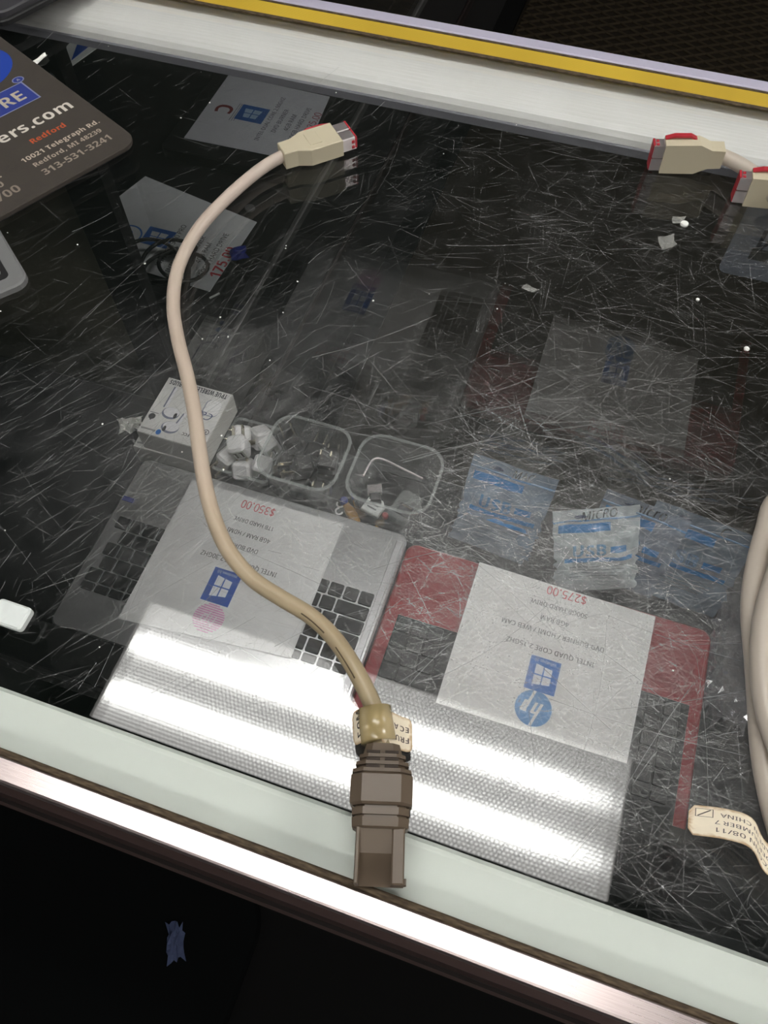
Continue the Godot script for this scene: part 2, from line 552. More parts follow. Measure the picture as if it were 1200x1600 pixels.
# ---------------------------------------------------------------- the room
func build_room() -> void:
	struct("floor", one_box(Vector3(-4, -0.1, -5), Vector3(4, 0, 3.5)), M.floor)
	struct("ceiling", one_box(Vector3(-4, 2.56, -5), Vector3(4, 2.66, 3.5)), M.ceiling)
	struct("wall_left", one_box(Vector3(-4.1, 0, -5), Vector3(-4, 2.56, 3.5)), M.wall)
	struct("wall_right", one_box(Vector3(4, 0, -5), Vector3(4.1, 2.56, 3.5)), M.wall)
	struct("wall_far", one_box(Vector3(-4.1, 0, -5.1), Vector3(4.1, 2.56, -5)), M.wall)
	struct("wall_near", one_box(Vector3(-4.1, 0, 3.5), Vector3(4.1, 2.56, 3.6)), M.wall)
	# ribbed lens lit by two tubes: what the eye sees of the fitting
	var img := Image.create(2048, 512, true, Image.FORMAT_RGB8)
	var px := 2048.0 / 1.245
	for y in 512:
		var zz := (y + 0.5) / 512.0 * 0.312 - 0.156
		var t := 0.0
		for c in [-0.050, 0.080]:
			var q: float = absf(zz - c)
			t += exp(-pow(q / 0.0185, 2.0) * 0.5) * 1.1 + 0.115 * exp(-pow(q / 0.055, 2.0) * 0.5)
		var base := 0.055 + t
		for x in 2048:
			var ends := clampf((2048.0 - x) / 330.0, 0.0, 1.0)
			var near_tube := clampf(t * 1.3 - 0.15, 0.0, 1.0) * ends
			base = 0.055 + t * (0.25 + 0.75 * ends * ends * (3.0 - 2.0 * ends))
			var gx := x / px / 0.0105
			var gy := zz / 0.0091
			var row := int(floor(gy))
			var fx := fposmod(gx + 0.5 * (row & 1), 1.0) - 0.5
			var fy := gy - row - 0.5
			var d := sqrt(fx * fx + fy * fy)
			var k := 1.5 if d < 0.27 else (1.0 if d < 0.42 else 0.38)
			var e := minf(1.0, base * lerpf(k, 1.0, near_tube * 0.8) * (1.0 if absf(x - 1024.0) < 985 else 0.6))
			var s := pow(e, 1.0 / 2.2)
			img.set_pixel(x, y, Color(s, s, s * 0.985))
	var lens := StandardMaterial3D.new()
	lens.resource_name = "lit_lens"
	lens.albedo_color = Color(0.8, 0.8, 0.8)
	lens.roughness = 0.4
	lens.emission_enabled = true
	lens.emission = Color.BLACK
	lens.emission_texture = ImageTexture.create_from_image(img)
	lens.emission_energy_multiplier = TUBE
	lens.texture_repeat = false
	var f := thing("ceiling_light", "long twin tube ceiling light with a dotted lens, mirrored in the glass counter", "lamp", Vector3(-0.2025, 2.53, -0.3795))
	var st := new_st()
	for s in [-1, 1]:
		box(st, Vector3(-0.64, -0.004, s * 0.166 - 0.01), Vector3(0.64, 0.03, s * 0.166 + 0.01), 0.002)
		box(st, Vector3(s * 0.63 - 0.008, -0.004, -0.156), Vector3(s * 0.63 + 0.008, 0.03, 0.156), 0.002)
	box(st, Vector3(-0.62, 0.012, -0.156), Vector3(0.62, 0.03, 0.156))
	obj("housing", st, M.ceiling_bar, f)
	uvr = Rect2(-0.6225, -0.156, 1.245, 0.312)
	st = new_st()
	box(st, Vector3(-0.6225, 0.0, -0.156), Vector3(0.6225, 0.008, 0.156))
	obj("lens", st, lens, f)
	uvr = Rect2(-0.5, -0.5, 1, 1)
	dup(f, "twin tube ceiling light over the floor to the right of the counter", Vector3(2.3, 2.53, 0.3), Vector3.ZERO)
	dup(f, "twin tube ceiling light behind the counter, to the left", Vector3(-3.1, 2.53, 1.4), Vector3.ZERO)
	dup(f, "twin tube ceiling light behind the person at the counter", Vector3(0.2, 2.53, 1.7), Vector3.ZERO)
	dup(f, "twin tube ceiling light over the floor mat beyond the counter", Vector3(1.7, 2.53, -2.0), Vector3.ZERO)
	# customer side: a waffle floor mat; staff side: a rubber mat
	var w := thing("waffle_mat", "dark brown waffle textured floor mat beyond the far rail of the glass counter", "floor mat", Vector3(0.6, 0, -2.2))
	obj("base", one_box(Vector3(-0.99, 0.0, -2.2), Vector3(1.6, 0.006, 0.2), 0.002), M.waffle, w)
	st = new_st()
	for s in 2:
		var dir := Vector2(1, 0.62 if s == 0 else -0.62).normalized()
		var nrm := Vector2(-dir.y, dir.x)
		for k in range(-90, 91):
			var o := nrm * (k * 0.034) + Vector2(0.3, 0)
			var t0 := -9.0
			var t1 := 9.0
			for ax in 2:
				var lo: float = [-0.98, -2.19][ax]
				var hi: float = [1.59, 0.19][ax]
				var a := (lo - o[ax]) / dir[ax]
				var b := (hi - o[ax]) / dir[ax]
				t0 = maxf(t0, minf(a, b))
				t1 = minf(t1, maxf(a, b))
			if t1 > t0 + 0.02:
				var p := o + dir * t0
				var q := o + dir * t1
				var h := nrm * 0.004
				prism(st, PackedVector2Array([p - h, q - h, q + h, p + h]), 0.005, 0.011, 0.0025)
	obj("ribs", st, M.waffle_rib, w).set_meta("kind", "stuff")
	var cp := obj("carpet", one_box(Vector3(-0.99, 0.0, -0.70), Vector3(1.6, 0.005, 0.70), 0.002), M.waffle, self)
	cp.position = Vector3(0.6, 0, -1.29)
	tag(cp, "plain dark brown carpet strip on the floor, seen through the front glass", "carpet")
	var rm := obj("rubber_mat", _rubber_mat(), M.mat_rubber, self)
	rm.position = Vector3(-0.72, 0, 0.57)
	tag(rm, "black rubber floor mat with rounded corners below the metal counter rail", "floor mat")
	var sc := obj("paper_scrap", _crumple(0.022, 0.045, 0.006, 21), M.blue_bit, self)
	sc.position = Vector3(-0.289, 0.012, 0.095)
	sc.rotation.y = 0.5
	tag(sc, "torn bluish scrap of paper lying on the black floor mat", "scrap")

func _rubber_mat() -> SurfaceTool:
	var st := new_st()
	prism(st, rrect(1.08, 1.16, 0.07, 8), 0.0, 0.012, 0.004)
	return st

# small crumpled sheet with thickness
func _crumple(w: float, d: float, amp: float, sd: int, n := 7, thick := 0.0006) -> SurfaceTool:
	var r := RandomNumberGenerator.new()
	r.seed = sd
	var st := new_st()
	var p := []
	for j in n:
		for i in n:
			var u := float(i) / (n - 1) - 0.5
			var vv := float(j) / (n - 1) - 0.5
			var edge := 1.0 + 0.3 * r.randf_range(-1, 1) * (1.0 if i in [0, n - 1] or j in [0, n - 1] else 0.3)
			p.append(Vector3(u * w * edge, r.randf() * amp, vv * d * edge))
	for j in n - 1:
		for i in n - 1:
			var a: Vector3 = p[j * n + i]
			var b: Vector3 = p[j * n + i + 1]
			var c: Vector3 = p[(j + 1) * n + i + 1]
			var e: Vector3 = p[(j + 1) * n + i]
			var t := Vector3(0, thick, 0)
			quad(st, e + t, c + t, b + t, a + t)
			quad(st, a, b, c, e)
	return st

# ---------------------------------------------------------------- the glass counter
var glass_top: MeshInstance3D
func build_case() -> void:
	var at := Vector3(-0.15, 0, -0.26)
	var c := thing("display_case", "long display counter with scratched glass top, metal near rail and yellow striped far rail", "display case", at)
	var X0 := -0.92
	var X1 := 0.62
	var put := func(called: String, st: SurfaceTool, m: Material, parent: Node = c) -> MeshInstance3D:
		var o := obj(called, st, m, parent)
		o.position = -at if parent == c else Vector3.ZERO
		return o
	glass_top = put.call("glass_top", one_box(Vector3(X0, 0.974, -0.5275), Vector3(X1, GY, -0.0128)), M.glass)
	put.call("front_pane", one_box(Vector3(-0.445, SH - 0.02, -0.511), Vector3(X1, 0.9558, -0.505)), M.glass)
	put.call("divider_panel", one_box(Vector3(-0.90, SH, -0.514), Vector3(-0.493, 0.954, -0.507), 0.001), M.panel)
	put.call("corner_post", one_box(Vector3(-0.492, 0.05, -0.516), Vector3(-0.446, 0.954, -0.5005), 0.002), M.black)
	# near edge: pale board under the glass, dirty gasket, brushed metal rail, bronze ledges below it
	put.call("near_board", one_box(Vector3(X0, 0.958, -0.0365), Vector3(X1, 0.9735, -0.006), 0.0015), M.strip_white)
	put.call("gasket", one_box(Vector3(X0, 0.972, -0.0150), Vector3(X1, 0.9808, -0.0122), 0.0006), M.gasket)
	var st := new_st()
	uvr = Rect2(-0.92, -0.02, 1.54, 0.03)
	sweep_x(st, poly([-0.0122, 0.955, -0.0122, 0.9812, -0.0117, 0.9817, -0.0048, 0.98225, -0.0040, 0.9818, -0.0034, 0.9806, -0.0032, 0.955]), X0, X1)
	put.call("near_rail", st, M.rail)
	uvr = Rect2(-0.5, -0.5, 1, 1)
	st = new_st()
	sweep_x(st, poly([-0.004, 0.90, -0.004, 0.966, -0.0008, 0.966, -0.0008, 0.944, 0.0006, 0.940, 0.0006, 0.90]), X0, X1)
	put.call("rail_side", st, M.bronze)
	put.call("rail_ledge", one_box(Vector3(X0, 0.895, -0.004), Vector3(X1, 0.905, 0.0024), 0.0015), M.bronze_dark)
	put.call("rail_lower_ledge", one_box(Vector3(X0, 0.865, -0.004), Vector3(X1, 0.872, 0.0040), 0.0012), M.bronze)
	# far edge: white rounded light housing, grey lip, yellow strip between gaskets, pale outer rail
	uvr = Rect2(-0.92, -0.5, 1.54, 0.06)
	st = new_st()
	sweep_x(st, poly([-0.5270, 0.956, -0.5270, 0.9736, -0.4920, 0.9736, -0.4868, 0.9727, -0.4820, 0.9711, -0.4785, 0.9689, -0.4762, 0.9660, -0.4752, 0.9625, -0.4752, 0.958, -0.480, 0.956]), X0, X1)
	put.call("light_housing", st, M.housing_white)
	uvr = Rect2(-0.5, -0.5, 1, 1)
	put.call("housing_lip", one_box(Vector3(X0, 0.9562, -0.4800), Vector3(X1, 0.9622, -0.4738), 0.0008), M.lip_grey)
	put.call("inner_gasket", one_box(Vector3(X0, GY, -0.5130), Vector3(X1, 0.9809, -0.5102), 0.0003), M.gasket)
	uvr = Rect2(-0.92, -0.53, 1.54, 0.03)
	put.call("yellow_strip", one_box(Vector3(X0, GY, -0.5275), Vector3(X1, 0.9808, -0.5130), 0.0003), M.yellow)
	uvr = Rect2(-0.5, -0.5, 1, 1)
	put.call("outer_gasket", one_box(Vector3(X0, 0.972, -0.5294), Vector3(X1, 0.9812, -0.5276), 0.0003), M.gasket)
	st = new_st()
	sweep_x(st, poly([-0.5295, 0.955, -0.5295, 0.9812, -0.5302, 0.982, -0.5385, 0.982, -0.5398, 0.981, -0.5405, 0.979, -0.5405, 0.955]), X0, X1)
	put.call("far_rail", st, M.far_rail)
	# body
	put.call("shelf", one_box(Vector3(X0, SH - 0.02, -0.5045), Vector3(X1, SH, -0.012), 0.001), M.shelf)
	put.call("kick_panel", one_box(Vector3(-0.44, 0.0, -0.512), Vector3(X1, SH - 0.021, -0.5), 0.001), M.case_dark)
	put.call("back_panel", one_box(Vector3(X0, 0.05, -0.0118), Vector3(X1, 0.9575, -0.0045), 0.001), M.case_dark)
	put.call("base", one_box(Vector3(X0, 0.0, -0.49), Vector3(X1, 0.05, -0.03)), M.case_dark)
	put.call("end_panel", one_box(Vector3(X1 - 0.02, 0.0, -0.5), Vector3(X1 - 0.001, 0.957, -0.012)), M.case_dark)
	put.call("end_panel", one_box(Vector3(X0 + 0.001, 0.0, -0.5), Vector3(X0 + 0.02, 0.957, -0.012)), M.case_dark)

# the counter that runs away from us at a right angle, beyond the left half of the far rail
func build_side_case() -> void:
	var at := Vector3(-0.72, 0, -1.75)
	var c := thing("side_counter", "second dark display counter running away from the far rail at a right angle", "display case", at)
	var put := func(called: String, st: SurfaceTool, m: Material) -> MeshInstance3D:
		var o := obj(called, st, m, c)
		o.position = -at
		return o
	put.call("end_panel", one_box(Vector3(-1.0, 0.0, -0.552), Vector3(-0.495, 0.955, -0.5435), 0.001), M.panel)
	put.call("shelf", one_box(Vector3(-1.0, SH - 0.02, -3.0), Vector3(-0.452, SH, -0.553), 0.001), M.black)
	put.call("side_pane", one_box(Vector3(-0.451, SH, -3.0), Vector3(-0.445, 0.955, -0.553)), M.glass)
	put.call("counter_top", one_box(Vector3(-1.0, 0.956, -3.0), Vector3(-0.44, 0.985, -0.5435), 0.002), M.black)
	put.call("kick_panel", one_box(Vector3(-0.462, 0.0, -3.0), Vector3(-0.45, SH - 0.021, -0.531)), M.case_dark)
	put.call("base_trim", one_box(Vector3(-0.452, SH - 0.012, -3.0), Vector3(-0.4425, SH + 0.003, -0.553), 0.002), M.trim_grey)
	put.call("lower_trim", one_box(Vector3(-0.45, 0.235, -3.0), Vector3(-0.442, 0.26, -0.5435), 0.003), M.bronze_dark)
	put.call("back_panel", one_box(Vector3(-1.012, 0.0, -3.0), Vector3(-1.0, 0.955, -0.5435)), M.black)
	put.call("far_end_panel", one_box(Vector3(-1.0, 0.0, -3.02), Vector3(-0.445, 0.955, -3.0)), M.black)

# ---------------------------------------------------------------- laptops
func laptop(called: String, label: String, at: Vector3, turn: float, w: float, d: float, deck: Material, lid := true) -> Node3D:
	var t := thing(called, label, "laptop", at, turn, "")
	var st := new_st()
	prism(st, rrect(w, d, 0.012, 5), 0.0015, 0.021, 0.002)
	obj("base", st, deck, t)
	if lid:
		var l := obj("lid", _lid(w, 0.225), M.bezel, t)
		l.position = Vector3(0, 0.021, d / 2 + 0.004)
		l.rotation.x = deg_to_rad(-68)
		obj("screen", one_box(Vector3(-w / 2 + 0.016, 0.0061, 0.022), Vector3(w / 2 - 0.016, 0.0068, 0.212)), M.screen, l)
		obj("hinge_cover", one_box(Vector3(-w / 2 + 0.03, 0.0062, 0.002), Vector3(w / 2 - 0.03, 0.0085, 0.012), 0.001), M.bezel, l)
	return t

func _lid(w: float, d: float) -> SurfaceTool:
	var st := new_st()
	prism(st, rrect(w, d, 0.012, 5, Vector2(0, d / 2)), 0.0, 0.006, 0.001)
	return st

# one island key; widths share a mesh
var key_mesh := {}
func key(parent: Node, x: float, z: float, w: float, d: float, y: float) -> void:
	var k := "%.4f %.4f" % [w, d]
	if not key_mesh.has(k):
		var st := new_st()
		prism(st, rrect(w, d, 0.0015, 2), 0.0, 0.0022, 0.0005)
		st.generate_normals()
		key_mesh[k] = st.commit()
	var o := obj("key", key_mesh[k], M.key, parent)
	o.position = Vector3(x, y, z)

func build_laptops() -> void:
	# silver laptop, its user on the far side; local axes as the world's, keys seen upside down
	var a := laptop("laptop", "silver laptop with black island keys under the $350.00 sheet", Vector3(-0.2825, SH, -0.290), 0, 0.348, 0.232, M.silver)
	obj("side_bevel", one_box(Vector3(0.162, 0.0208, -0.105), Vector3(0.1695, 0.0222, 0.1), 0.0005), M.silver_edge, a)
	var rows := [[-0.3135, 0.0158, 0.0155], [-0.2955, 0.0158, 0.0375], [-0.2780, 0.0158, 0.030], [-0.2605, 0.0158, 0.025], [-0.2430, 0.0158, 0.0155], [-0.2285, 0.0095, 0.0155]]
	for r in rows:
		var x := -0.1225
		var first := true
		while x > -0.43:
			var w: float = r[2] if first else 0.0158
			var cx := x - w / 2
			if cx > -0.205 or cx < -0.362:
				key(a, cx + 0.2825, r[0] + 0.290, w, r[1], 0.0211)
			x -= w + 0.0022
			first = false
	var b := laptop("laptop", "red laptop with a black keyboard under the $275.00 sheet", Vector3(0.069, SH, -0.282), 0, 0.35, 0.232, M.red_deck)
	obj("keyboard_plate", one_box(Vector3(-0.159, 0.0205, -0.026), Vector3(0.162, 0.0217, 0.1), 0.0004), M.bezel, b)
	obj("touchpad", one_box(Vector3(-0.03, 0.0205, -0.105), Vector3(0.06, 0.0214, -0.045), 0.0003), M.red_deck, b)
	obj("hinge_plate", one_box(Vector3(-0.1745, 0.0195, 0.098), Vector3(0.1745, 0.0218, 0.1168), 0.0004), M.bezel, b)
	for r in 6:
		for k in 17:
			var x := -0.15 + k * 0.0184
			if x < -0.098 or x > 0.118:
				key(b, x, -0.015 + r * 0.0184, 0.0162, 0.0162 if r < 5 else 0.01, 0.0216)
	# dark laptops in the other counter, price sheets on them
	var n := 0
	for q in [[-0.60, -0.785, "black laptop under the 175.00 sheet in the side counter"], [-0.60, -1.08, "black laptop in the side counter under the sheet with a bracket shaped logo"], [-0.60, -1.42, "black laptop farthest along the side counter"]]:
		var l := laptop("laptop", q[2], Vector3(q[0], SH, q[1]), PI / 2, 0.24, 0.23, M.black, false)
		obj("touchpad", one_box(Vector3(-0.04, 0.0205, 0.05), Vector3(0.04, 0.0214, 0.1), 0.0003), M.bezel, l)
		n += 1

# ---------------------------------------------------------------- printed sheets
# outline given in world x,z; the print runs along the sheet's own x
func sheet(label: String, at: Vector3, turn: float, outline: Array, img: Image, half: Vector2, key_: String, group := "") -> MeshInstance3D:
	var p := PackedVector2Array()
	for q in outline:
		var d := Vector2(q[0] - at.x, q[1] - at.z)
		# inverse of the turn about y
		p.append(Vector2(d.x * cos(turn) - d.y * sin(turn), d.x * sin(turn) + d.y * cos(turn)))
	uvr = Rect2(-half.x, -half.y, half.x * 2, half.y * 2)
	var st := new_st()
	prism(st, p, 0.0, 0.0005)
	uvr = Rect2(-0.5, -0.5, 1, 1)
	var o := obj("price_sheet", st, tex_mat(key_, img, 0.75), self)
	o.position = at
	o.rotation.y = turn
	tag(o, label, "price sheet", group)
	return o

func build_sheets() -> void:
	var ink := Color(0.13, 0.13, 0.14)
	var red := Color(0.72, 0.16, 0.2)
	var W := 700
	var H := 620
	var img := paper(W, H, Color(0.9, 0.905, 0.905), 3)
	# stripes of a faded magenta disc
	for k in range(-6, 7):
		var c := sqrt(maxf(0, 1.0 - pow(k / 6.5, 2.0)))
		fill_rect4(img, 365 - c * 62, 92 + k * 8.6, c * 124, 4.6, Color(0.85, 0.45, 0.72, 0.75))
	write(img, "hp", 365, 92, 62, Color(0.9, 0.88, 0.9), false, 0, false, true)
	window_logo(img, 372, 218, 118, Color(0.16, 0.33, 0.68), Color(0.88, 0.9, 0.93), "Windows 10")
	write(img, "INTEL QUAD CORE 2.30GHZ", 350, 330, 330, ink)
	write(img, "DVD BURNER", 372, 393, 150, ink)
	write(img, "4GB RAM / HDMI", 362, 448, 190, ink)
	write(img, "1TB HARD DRIVE", 364, 502, 176, ink)
	write(img, "$350.00", 376, 570, 148, red, false, 0, false, false, 1.15)
	sheet("white price sheet reading $350.00 lying on the silver laptop", Vector3(-0.2835, 0.4795, -0.302), PI, [[-0.383, -0.393], [-0.187, -0.394], [-0.184, -0.222], [-0.383, -0.203]], img, Vector2(0.1, 0.0955), "sheet_350")
	img = paper(W, 590, Color(0.905, 0.905, 0.9), 8)
	round_logo(img, 362, 92, 66, Color(0.42, 0.6, 0.8), Color(0.9, 0.91, 0.92))
	window_logo(img, 357, 218, 112, Color(0.3, 0.47, 0.75), Color(0.88, 0.9, 0.93), "Windows 10")
	write(img, "INTEL QUAD CORE 2.15GHZ", 352, 320, 330, ink)
	write(img, "DVD BURNER / HDMI / WEB CAM", 357, 385, 388, ink)
	write(img, "4GB RAM", 360, 442, 108, ink)
	write(img, "500GB HARD DRIVE", 358, 497, 222, ink)
	write(img, "$275.00", 340, 560, 152, red, false, 0, false, false, 1.1)
	sheet("white price sheet reading $275.00 lying on the red laptop", Vector3(0.0795, 0.4795, -0.311), PI, [[-0.021, -0.397], [0.181, -0.394], [0.178, -0.227], [-0.022, -0.225]], img, Vector2(0.102, 0.086), "sheet_275")
	# three sheets in the side counter, print running away from us
	img = paper(600, 640, Color(0.83, 0.85, 0.86), 11)
	fill_ellipse(img, 205, 140, 62, 62, Color(0.2, 0.42, 0.72))
	fill_ellipse(img, 205, 140, 54, 54, Color(0.83, 0.85, 0.86))
	write(img, "hp", 205, 140, 60, Color(0.2, 0.42, 0.72), false, 0, false, true)
	window_logo(img, 230, 268, 110, Color(0.13, 0.36, 0.66), Color(0.83, 0.85, 0.86))
	for q in [["WINDOWS 10 PRO", 345, 270], ["INTEL DUO CORE 2.80", 400, 310], ["DVD BURNER", 452, 190], ["4GB RAM", 495, 130], ["250GB HARD DRIVE", 540, 290]]:
		write(img, q[0], 205, q[1], q[2], ink)
	write(img, "175.00", 180, 596, 190, red, true)
	sheet("grey price sheet reading 175.00 in the side counter, black cable coiled on it", Vector3(-0.60, 0.4785, -0.788), PI / 2, [[-0.70, -0.884], [-0.49, -0.842], [-0.497, -0.688], [-0.69, -0.70], [-0.725, -0.80]], img, Vector2(0.1, 0.112), "sheet_175")
	img = paper(600, 640, Color(0.8, 0.815, 0.84), 12)
	write(img, "C", 300, 120, 70, Color(0.5, 0.2, 0.2), true, 0, true)
	for k in 3:
		fill_rect4(img, 220, 178 + k * 12, 150, 4, Color(0.55, 0.56, 0.58))
	window_logo(img, 305, 270, 130, Color(0.16, 0.36, 0.62), Color(0.62, 0.72, 0.82))
	for q in [["INTEL DUAL CORE 2.50GHZ", 375, 380], ["DVD BURNER", 430, 200], ["4GB RAM", 485, 140], ["500GB HARD DRIVE", 535, 300]]:
		write(img, q[0], 300, q[1], q[2], Color(0.25, 0.26, 0.29))
	write(img, "$225.00", 330, 595, 190, Color(0.6, 0.25, 0.3))
	var far := img.duplicate()
	sheet("grey price sheet with a bracket shaped logo, just under the white far housing", Vector3(-0.587, 0.4785, -1.082), PI / 2, [[-0.686, -1.174], [-0.495, -1.17], [-0.478, -0.995], [-0.684, -0.99]], img, Vector2(0.095, 0.105), "sheet_225")
	sheet("grey price sheet cut off by the top of the picture beyond the far rail", Vector3(-0.605, 0.4785, -1.345), PI / 2, [[-0.705, -1.44], [-0.508, -1.44], [-0.508, -1.255], [-0.705, -1.255]], far, Vector2(0.095, 0.1), "sheet_far")

# ---------------------------------------------------------------- goods on the shelf
func earbud_img() -> Image:
	var img := paper(400, 400, Color(0.9, 0.9, 0.89), 5)
	var g := Color(0.48, 0.5, 0.58)
	write(img, "TRUE WIRELESS EARBUDS", 200, 374, 360, Color(0.2, 0.21, 0.24), true, 0, false, false, 1.5)
	# two earbuds: stem, round head, dark tip; each shaded along one side
	for e in [[328, 348, 324, 196, 276, 168, 244, 160], [196, 190, 208, 96, 236, 78, 264, 62]]:
		fill_poly(img, poly([e[0] - 11, e[1], e[0] + 11, e[1], e[2] + 14, e[3], e[2] - 12, e[3]]), g)
		fill_ellipse(img, e[4], e[5], 52, 40, g)
		fill_poly(img, poly([e[0] - 11, e[1], e[0] + 3, e[1], e[2] + 5, e[3], e[2] - 12, e[3]]), Color(0.94, 0.94, 0.95))
		fill_ellipse(img, e[4] - 2, e[5] + 7, 47, 33, Color(0.94, 0.94, 0.95))
		fill_ellipse(img, e[6], e[7], 9, 19, Color(0.1, 0.1, 0.12))
	fill_poly(img, rrect(96, 112, 30, 6, Vector2(68, 272)), Color(0.66, 0.68, 0.73))
	fill_poly(img, rrect(88, 104, 28, 6, Vector2(65, 276)), Color(0.97, 0.97, 0.97))
	write(img, "C&", 84, 214, 84, Color(0.3, 0.33, 0.48), false, 0.1, false, true)
	fill_ellipse(img, 368, 118, 20, 20, Color(0.2, 0.2, 0.22))
	fill_rect4(img, 363, 92, 9, 30, Color(0.25, 0.25, 0.27))
	fill_rect4(img, 340, 142, 54, 5, Color(0.5, 0.5, 0.52))
	fill_ellipse(img, 284, 30, 15, 18, Color(0.14, 0.42, 0.74))
	write(img, "Bluetooth", 348, 30, 86, Color(0.25, 0.26, 0.28), true)
	fill_ellipse(img, 30, 112, 18, 18, Color(0.2, 0.2, 0.21))
	fill_ellipse(img, 30, 112, 14, 14, Color(0.9, 0.9, 0.89))
	write(img, "4", 30, 112, 11, Color(0.15, 0.15, 0.15), true)
	write(img, "FCC", 132, 62, 44, Color(0.2, 0.2, 0.2), true)
	fill_rect4(img, 20, 100, 60, 4, Color(0.6, 0.6, 0.6))
	return img

func build_merchandise() -> void:
	# earbud boxes: print on top, plain sides
	var top := tex_mat("earbud_print", earbud_img(), 0.5)
	var side := mat("carton", Color(0.8, 0.8, 0.78), 0.6)
	for k in 2:
		var b := thing("earbud_box", ["white earbuds box at the back of the case, topmost of two", "white earbuds box lying under another one like it"][k], "box", [Vector3(-0.4115, 0.49, -0.456), Vector3(-0.4275, SH, -0.4545)][k], PI + [0.0, 0.03][k], "earbud boxes on the shelf")
		var st := new_st()
		box(st, Vector3(-0.0435, 0, -0.0435), Vector3(0.0435, 0.0345, 0.0435), 0.0006)
		obj("carton", st, side, b)
		uvr = Rect2(-0.0428, -0.0428, 0.0856, 0.0856)
		obj("printed_face", one_box(Vector3(-0.0428, 0.0344, -0.0428), Vector3(0.0428, 0.0349, 0.0428)), top, b)
		uvr = Rect2(-0.5, -0.5, 1, 1)
	clear_tub("clear tray of white wall chargers beside the earbuds boxes", Vector3(-0.335, SH, -0.461), 0.072, 0.078, 0.018, 0.006, 0.97)
	# white charger cubes
	var wc := charger("charger", "white two port wall charger lying on top of the pile of chargers", true, 2)
	wc.position = Vector3(-0.343, 0.494, -0.448)
	wc.rotation = Vector3(0.15, 0.42, 0.2)
	var spots := [[-0.356, 0.470, -0.478, 0.2, 1.9, 0.3, "white wall charger at the back left of the pile, beside the earbuds box"], [-0.332, 0.470, -0.484, 0.3, 2.4, -0.3, "white wall charger at the back of the pile, prongs up"], [-0.315, 0.469, -0.474, -0.2, 0.9, 0.2, "white wall charger against the clear tub of black chargers"], [-0.359, 0.469, -0.440, 0.1, 2.8, 0.2, "white wall charger at the near left of the pile"], [-0.335, 0.469, -0.433, 0.9, 0.3, 0.1, "white wall charger lying face down at the near edge of the tray"], [-0.313, 0.470, -0.443, 0.1, 0.1, -0.2, "white wall charger with one port leaning on the clear tub"]]
	for q in spots:
		var c := charger("charger", q[6], true, 1)
		c.position = Vector3(q[0], q[1], q[2])
		c.rotation = Vector3(q[3], q[4], q[5])
	# tub of black chargers
	clear_tub("clear square plastic tub full of black chargers", Vector3(-0.256, SH, -0.454), 0.094, 0.088, 0.06, 0.022, 0.86)
	var r := RandomNumberGenerator.new()
	r.seed = 31
	var rows := ["at the back of", "across the middle of", "at the near side of"]
	var cols := ["left", "centre", "right"]
	for k in 9:
		var c := charger("charger", "black wall charger %s the clear tub, %s one" % [rows[k / 3], cols[k % 3]], false, 1)
		c.position = Vector3(-0.256 + (k % 3 - 1) * 0.0262, SH + 0.016 + 0.004 * (k % 2), -0.454 + (k / 3 - 1) * 0.0252)
		c.rotation = Vector3([1.57, 0.1, 1.45, 0.05, 1.6, 0.0, 1.5, 0.1, 1.7][k], 0, 0) if k % 2 else Vector3([1.57, 0.1, 1.45, 0.05, 1.6, 0.0, 1.5, 0.1, 1.7][k], r.randf_range(-0.3, 0.3), 0.08)
	for k in 3:
		var c := charger("charger", "black wall charger lying loose on top in the clear tub, %s one" % cols[k], false, 1)
		c.position = Vector3(-0.256 + (k - 1) * 0.027, SH + 0.045, -0.454 + [-0.018, 0.012, -0.004][k])
		c.rotation = Vector3([1.3, 0.3, 1.75][k], [0.9, 2.2, 0.3][k], 0.15)
	# tub of small adapters
	clear_tub("clear square plastic tub of small adapters beside the tub of chargers", Vector3(-0.143, SH, -0.456), 0.098, 0.090, 0.066, 0.024, 0.86)
	var hook := thing("wire_hook", "bent silver wire lying in the clear tub of small adapters", "wire", Vector3(-0.143, SH + 0.05, -0.456))
	var st := new_st(true)
	tube(st, spline(v3([[-0.038, 0.006], [-0.036, -0.014], [-0.031, -0.0225], [-0.02, -0.0235], [0.0, -0.0195], [0.03, -0.013]], 0.0)), 0.0014, 8)
	obj("wire", st, M.shell, hook)
	var ad := thing("card_adapter", "small white adapter with cut corners inside the clear tub", "adapter", Vector3(-0.163, SH + 0.006, -0.437), -0.25)
	st = new_st()
	prism(st, poly([-0.012, -0.011, 0.006, -0.011, 0.012, -0.005, 0.012, 0.012, -0.012, 0.012]), 0, 0.006, 0.001)
	obj("body", st, M.white_plastic, ad)
	st = new_st()
	for k in 3:
		box(st, Vector3(-0.007, 0.006, -0.006 + k * 0.005), Vector3(0.006, 0.0066, -0.0045 + k * 0.005))
	obj("slots", st, M.grey_line, ad)
	var pg := thing("card_adapter", "silver and black plug end inside the clear tub", "adapter", Vector3(-0.169, SH + 0.012, -0.456), 0.4)
	obj("shell", one_box(Vector3(-0.009, 0, -0.006), Vector3(0.009, 0.007, 0.006), 0.001), M.shell, pg)
	obj("body", one_box(Vector3(-0.007, -0.001, 0.006), Vector3(0.007, 0.008, 0.018), 0.0015), M.black, pg)
	var cc := thing("card_case", "small clear card case standing in the right of the clear tub", "case", Vector3(-0.126, SH + 0.006, -0.445), -0.25)
	st = new_st()
	prism(st, rrect(0.03, 0.042, 0.006, 4), 0, 0.012, 0.0015)
	obj("shell", st, M.clear_plastic, cc)
	obj("chip", one_box(Vector3(-0.006, 0.012, -0.002), Vector3(0.012, 0.0135, 0.014), 0.0004), M.dark_plastic, cc)
